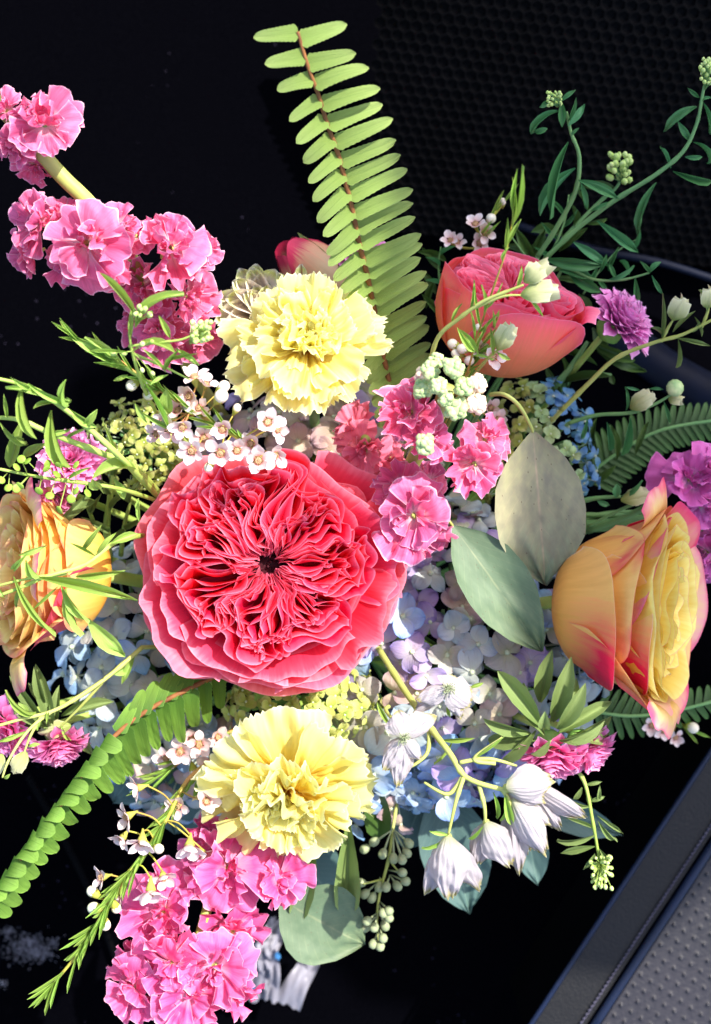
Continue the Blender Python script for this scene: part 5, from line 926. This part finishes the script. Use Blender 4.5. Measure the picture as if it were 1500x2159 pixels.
# ------------------------------------------------------------------ eucalyptus and other leaves
def euc(label, pet, A, B, Wp, mat='euc', kind='euc', bend=.4, tilt=.0, name='eucalyptus_leaf', cat='leaf', group=None):
    a, b = P(*A), P(*B); t = thing(name, label, cat, a, group)
    me = sheet('blade', M_[mat], 1, .5, norm=True, seed=int(A[0]), b=(bend * .5, -bend, 0), **{**LEAFK[kind], 'nu': 14, 'nv': 30})
    v = b - a; L = v.length; y = v.normalized(); n = Vector((0, 0, 1)) - y * y.z; n.normalize(); x = y.cross(n)
    if tilt: Rm = Matrix.Rotation(tilt, 3, y); n = Rm @ n; x = Rm @ x
    M = Matrix((x * Wp * S(A[2]), y * L, n * L)).transposed().to_4x4(); M.translation = a
    put('blade', me, t, M)
    bf = Buf(); pts = [P(*q) for q in pet] + [a + v * .01]; bf.tube(pts, [.0009, .0008, .0005]); part_buf('petiole', bf, t, M_['stem_pale'])
    root_stem(t, pts[0], M_['stem_cool'], .0009); return t
euc('large grey green eucalyptus leaf on a curved stalk right of the pink stock', [(1035, 832, .29), (1065, 832, .30), (1095, 855, .30), (1118, 895, .296)], (1124, 908, .294), (1150, 1226, .262), 198, 'euc', bend=.35, tilt=.12)
euc('blue green eucalyptus leaf lying diagonally below the largest one', [(930, 1060, .262), (945, 1095, .27)], (955, 1108, .275), (1140, 1372, .268), 142, 'euc2', bend=.3, tilt=-.1)
euc('rounded blue green leaf lying alone at the bottom beside the bag', [(560, 1860, .235), (575, 1890, .235)], (590, 1895, .236), (768, 1990, .225), 178, 'euc2', bend=.35)
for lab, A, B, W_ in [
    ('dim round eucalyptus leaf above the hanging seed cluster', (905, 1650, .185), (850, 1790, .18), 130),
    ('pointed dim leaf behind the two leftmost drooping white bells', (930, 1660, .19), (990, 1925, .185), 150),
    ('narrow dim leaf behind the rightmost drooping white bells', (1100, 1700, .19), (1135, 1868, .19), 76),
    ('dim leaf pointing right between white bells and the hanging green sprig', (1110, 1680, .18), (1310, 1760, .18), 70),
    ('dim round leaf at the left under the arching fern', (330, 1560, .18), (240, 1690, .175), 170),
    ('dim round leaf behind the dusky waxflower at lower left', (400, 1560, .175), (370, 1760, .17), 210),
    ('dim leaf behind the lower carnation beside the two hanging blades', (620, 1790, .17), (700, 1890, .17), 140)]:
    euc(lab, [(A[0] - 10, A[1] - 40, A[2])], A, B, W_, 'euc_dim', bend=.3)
for lab, A, B, W_, m in [
    ('glossy pointed green leaf hanging right below the lower carnation', (735, 1730, .235), (732, 1935, .22), 56, 'leaf_aster'),
    ('shorter pointed green leaf hanging at the left below the lower carnation', (665, 1770, .235), (622, 1950, .225), 48, 'leaf_aster'),
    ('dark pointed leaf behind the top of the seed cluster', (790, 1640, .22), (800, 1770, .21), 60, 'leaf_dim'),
    ('dark green pointed leaf crossing behind the long fern', (730, 620, .225), (628, 490, .24), 34, 'leaf_aster')]:
    euc(lab, [(A[0], A[1] - 30, A[2] - .01)], A, B, W_, m, kind='lance', bend=.3, name='pointed_leaf')
# seeded eucalyptus
t = sprig('hanging seeded eucalyptus sprig with pale pods below the hydrangea', [[(840, 1680, .215), (830, 1740, .222), (820, 1810, .225), (800, 1890, .225), (795, 1950, .223), (800, 1990, .22)], [(818, 1810, .225), (850, 1850, .228)], [(805, 1855, .225), (765, 1865, .23)]], [], r=4, name='seeded_eucalyptus', cat='eucalyptus', smat='stem_pale')
r_ = random.Random(4)
for (x, y, sx, sy) in [(790, 1775, 828, 1750), (770, 1790, 828, 1750), (808, 1800, 826, 1750), (862, 1778, 832, 1750), (858, 1798, 832, 1752), (830, 1810, 830, 1755), (848, 1812, 830, 1755), (848, 1840, 820, 1835), (855, 1858, 825, 1845), (838, 1868, 822, 1845), (815, 1870, 822, 1845), (762, 1862, 800, 1860), (770, 1885, 798, 1860), (785, 1893, 800, 1865), (800, 1870, 802, 1850), (775, 1942, 795, 1925), (790, 1955, 797, 1925), (808, 1925, 798, 1905), (820, 1935, 800, 1910), (812, 1952, 800, 1920), (773, 1955, 795, 1930), (788, 1990, 797, 1965), (802, 1995, 799, 1965), (808, 1978, 800, 1955), (820, 1920, 800, 1900)]:
    z = .228 + r_.uniform(-.004, .006); c = P(x, y, z); q = P(sx, sy, .224); d = (c - q).normalized(); bb = Buf(); bb.ball(c, 8.5 * S(z), d, 1.45, nu=9, nv=7, taper=-.35); bb.tube([q, c - d * 6 * S(z)], [1.2 * S(z), 3 * S(z)], n=5, spl=False); part_buf('pod', bb, t, M_['seed'])

# ------------------------------------------------------------------ bag
zz = .02
t = thing('plastic_bag', 'crumpled white bag with blue print showing at the bottom behind the round leaf', 'bag', P(560, 2010, .05))
def strip(pts, wds, mat, name, seed):
    n = len(pts); r2 = random.Random(seed); pos = np.zeros((n * 4, 9, 3)); line, wl = smooth_line([P(*q) for q in pts], list(wds), 4); k = len(line); pos = np.zeros((k, 9, 3))
    w1 = wob(seed, 4, (1, 5))
    for i, c in enumerate(line):
        d = (line[min(i + 1, k - 1)] - line[max(i - 1, 0)]); d.z = 0; d.normalize(); nn = Vector((-d.y, d.x, 0))
        for j in range(9):
            u = j / 4 - 1; q = c + nn * u * wl[i] * S(c.z) * .5; pos[i, j] = (q.x, q.y, q.z + .006 * float(wv(w1, u * 1.5 + i * .12)) * 2)
    o = WM[t].translation; pos -= np.array([o.x, o.y, o.z]); uu = np.linspace(0, 1, 9)[None, :] * np.ones((k, 1)); vv = np.linspace(0, 1, k)[:, None] * np.ones((1, 9))
    return put(name, mesh_grid(name, pos, np.stack([uu, vv], -1), mat), t, Matrix.Translation(o))
strip([(520, 2110, .05), (535, 2040, .055), (565, 1995, .06), (590, 1940, .05)], [50, 55, 50, 40], M_['tissue'], 'crumpled_strip', 1)
strip([(565, 2110, .05), (572, 2050, .058), (560, 2005, .065), (570, 1985, .06)], [42, 40, 44, 50], M_['tissue'], 'crumpled_strip', 2)
strip([(605, 2120, .045), (630, 2070, .05), (660, 2020, .04)], [60, 48, 40], M_['tissue'], 'crumpled_strip', 3)
for (x, y, x2, y2) in [(526, 2045, 522, 2060), (534, 2078, 530, 2095), (582, 2010, 590, 2022), (538, 2035, 532, 2042)]:
    strip([(x, y, .0665), ((x + x2) / 2, (y + y2) / 2, .0665), (x2, y2, .0665)], [7, 8, 6], M_['print'], 'blue_print', 4)

# ------------------------------------------------------------------ car interior
def slab(name, corners, th, mat, parent=None, kind=None, sub=1):
    """corners: world points counter-clockwise from above; thickness th downwards"""
    n = len(corners); V = [Vector(c) for c in corners] + [Vector(c) - Vector((0, 0, th)) for c in corners]
    F = [tuple(range(n)), tuple(range(2 * n - 1, n - 1, -1))] + [(i, n + i, n + (i + 1) % n, (i + 1) % n) for i in range(n)]
    bf = Buf(); bf.v = [tuple(v) for v in V]; bf.f = F
    if parent is None:
        o = put(name, bf.mesh(name, mat, False), None, Matrix()); 
        if kind: o['kind'] = kind
        return o
    o = WM[parent].translation; bf.v = [(x - o.x, y - o.y, z - o.z) for x, y, z in bf.v]
    return put(name, bf.mesh(name, mat, False), parent, Matrix.Translation(o), kind=kind)
# carpet floor
nx = 60; X, Y = np.meshgrid(np.linspace(-1.2, 1.2, nx), np.linspace(-1.2, 1.2, nx)); wa = wob(5, 4, (1, 4)); Z = .003 * wv(wa, X * 2 + .5 * Y) + .003 * wv(wa, Y * 2.4)
fl = put('floor', mesh_grid('floor', np.stack([X, Y, Z - .004], -1), np.stack([X, Y], -1), M_['carpet']), None, Matrix()); fl['kind'] = 'structure'
t = thing('floor_mat_seam', 'faint ribbed black seam running diagonally over the carpet at lower left', 'seam', P(90, 1760, .004))
bf = Buf()
for i in range(60):
    q = i / 59; x = 60 + 200 * q + 20 * math.sin(q * 3); y = 1640 + 440 * q; c = P(x, y, .006); bf.ball(c, .0013, Vector((.8, .7, 0)), 1.8, nu=6, nv=5)
part_buf('cord', bf, t, M_['panel'], kind='stuff')
bf = Buf(); r_ = random.Random(12)  # sunlit patch of carpet imitated by pale specks, light put into their colour
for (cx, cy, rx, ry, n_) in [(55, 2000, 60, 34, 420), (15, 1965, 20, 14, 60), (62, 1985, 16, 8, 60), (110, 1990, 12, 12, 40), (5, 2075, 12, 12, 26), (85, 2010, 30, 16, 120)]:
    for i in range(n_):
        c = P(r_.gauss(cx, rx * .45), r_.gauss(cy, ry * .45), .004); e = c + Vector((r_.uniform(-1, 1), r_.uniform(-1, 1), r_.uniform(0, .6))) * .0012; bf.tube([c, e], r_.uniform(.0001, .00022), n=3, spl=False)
pale_specks = put('pale_specks', bf.mesh('pale_specks', M_['tissue']), None, Matrix(), kind='stuff'); tagset(pale_specks, 'sunlit patch imitated by pale specks on the black carpet at the lower left', 'pale_specks')
# seat back at the top right with a honeycomb face
def honey(t, org, ex, ey, nxn, nyn, cell, depth, mat, name):
    """org corner, ex/ey unit vectors in the panel, hex cells"""
    bf = Buf(); nz = ex.cross(ey)
    for j in range(nyn):
        for i in range(nxn):
            c = org + ex * (cell * (i + (.5 if j % 2 else 0))) + ey * (cell * .866 * j)
            V = []
            for rr, h in ((.577, 0), (.50, 0), (.44, -1), (0, -1)):
                for k in range(6 if rr else 1):
                    a = rad(30 + 60 * k); V.append(c + (ex * math.cos(a) + ey * math.sin(a)) * cell * rr + nz * depth * h)
            F = []
            for lv in range(2):
                for k in range(6): F.append((lv * 6 + k, lv * 6 + (k + 1) % 6, (lv + 1) * 6 + (k + 1) % 6, (lv + 1) * 6 + k))
            for k in range(6): F.append((12 + k, 12 + (k + 1) % 6, 18))
            bf.add(V, F)
    o = WM[t].translation; bf.v = [(x - o.x, y - o.y, z - o.z) for x, y, z in bf.v]
    me = bf.mesh(name, mat, False); return put(name, me, t, Matrix.Translation(o), kind='stuff')
A, B_, C_, D_ = P(760, -60, .10), P(1640, 40, .10), P(1640, 640, .02), P(760, 470, .02)
t = thing('car_seat', 'black car seat back with a honeycomb perforated face in the upper right background', 'car seat', (A + C_) / 2)
exh = (B_ - A).normalized(); eyh = (D_ - A); eyh = (eyh - exh * eyh.dot(exh)).normalized(); eyh = -eyh
honey(t, D_ + Vector((0, 0, .003)), exh, eyh, 42, 30, .0066, .0016, M_['panel'], 'honeycomb_face')
slab('backing', [D_, D_ + exh * .34, D_ + exh * .34 + eyh * .20, D_ + eyh * .20], .01, M_['panel'], t)
bf = Buf(); bf.tube([P(1080, 470, .03), P(1250, 525, .032), P(1400, 555, .034), P(1600, 620, .036)], .0022, n=10); part_buf('piping', bf, t, M_['navy'])
bf = Buf(); bf.tube([P(1300, 700, -.003), P(1420, 790, -.003), P(1600, 880, -.003)], .012, n=12); part_buf('lower_edge', bf, t, M_['navy'])
# seat cushion at the bottom right
zs = .12
q1, q2 = (1160, 2100), (1520, 1555)
t = thing('car_seat', 'charcoal leather car seat with perforated centre and stitched piping in the lower right corner', 'car seat', P(1400, 2000, zs))
def lineP(a, b, off, z, ext=.25):
    A, B = Vector(a), Vector(b); d = (B - A); n = Vector((-d.y, d.x)).normalized()  # n points right-down in photo px
    if n.x < 0: n = -n
    A2 = A - d * ext + n * off; B2 = B + d * ext + n * off
    return P(A2.x, A2.y, z), P(B2.x, B2.y, z)
a0, b0 = lineP(q1, q2, 0, zs)
bf = Buf(); bf.tube([a0, (a0 + b0) / 2, b0], .0013, n=12); part_buf('edge_piping', bf, t, M_['piping'])
a1, b1 = lineP(q1, q2, 6, zs - .001); a2, b2 = lineP((1282, 2100), (1520, 1738), -4, zs + .001)
slab('bolster', [a1, a2, b2, b1], .006, M_['leather'], t)
dn = Vector((0, 0, .0065)); k1 = (a2 - a1) * .35; slab('seat_side', [a1 + k1 - dn, a2 - dn, b2 - dn, b1 + k1 - dn], .10, M_['panel'], t)
a3, b3 = lineP((1290, 2100), (1528, 1738), 4, zs + .003)
bf = Buf(); bf.tube([a3, (a3 + b3) / 2, b3], .0022, n=12); part_buf('centre_piping', bf, t, M_['piping'])
bf = Buf(); aS, bS = lineP((1276, 2100), (1514, 1738), -8, zs + .0015)
N_ = 64
for i in range(N_):
    c = aS.lerp(bS, i / N_); c2 = aS.lerp(bS, (i + .72) / N_); m = (c + c2) / 2 + Vector((-.0009, .0006, .0008)); bf.tube([c, m, c2], .00045, n=5)
part_buf('stitching', bf, t, M_['thread'], kind='stuff')
# perforated leather with round dents
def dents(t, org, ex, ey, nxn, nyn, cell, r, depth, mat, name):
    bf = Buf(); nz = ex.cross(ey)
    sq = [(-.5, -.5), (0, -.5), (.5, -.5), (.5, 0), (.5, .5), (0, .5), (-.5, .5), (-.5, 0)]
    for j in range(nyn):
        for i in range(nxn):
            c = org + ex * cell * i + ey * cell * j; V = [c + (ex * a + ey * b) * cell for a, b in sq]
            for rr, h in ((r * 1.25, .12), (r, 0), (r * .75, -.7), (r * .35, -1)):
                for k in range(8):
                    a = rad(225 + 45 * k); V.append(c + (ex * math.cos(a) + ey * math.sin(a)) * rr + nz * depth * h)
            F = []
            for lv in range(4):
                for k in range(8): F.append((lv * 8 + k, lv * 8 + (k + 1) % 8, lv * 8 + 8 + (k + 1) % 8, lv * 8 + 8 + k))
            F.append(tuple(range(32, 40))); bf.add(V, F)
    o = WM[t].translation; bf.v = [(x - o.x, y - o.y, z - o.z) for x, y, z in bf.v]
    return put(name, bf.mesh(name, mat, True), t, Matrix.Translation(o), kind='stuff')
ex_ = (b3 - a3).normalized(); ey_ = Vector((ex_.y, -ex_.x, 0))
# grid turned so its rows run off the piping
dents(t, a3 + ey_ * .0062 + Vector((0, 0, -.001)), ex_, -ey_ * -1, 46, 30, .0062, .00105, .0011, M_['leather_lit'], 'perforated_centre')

# added roof panel out of view, outline shaped to keep the sun off the right
zR = 1.5
def up(px, py, z):
    a = P(px, py, z); return a + SD * ((zR - a.z) / SD.z)
poly = [(815, -350, .32), (835, 330, .32), (960, 700, .30), (1110, 1010, .29), (1110, 1350, .28), (1300, 1560, .27), (1560, 1900, .26), (1300, 2060, .12), (1500, 1860, .12), (2300, 1250, .12), (2250, 250, .2), (1900, -400, .25)]
pl = [up(*q) for q in poly]
t = thing('roof_sun_blocker', 'unseen roof panel added over the bouquet and shaped to block the sun', 'sun blocker', pl[0])
slab('sun_blocker', pl[::-1], .015, M_['blocker_dark'], t)
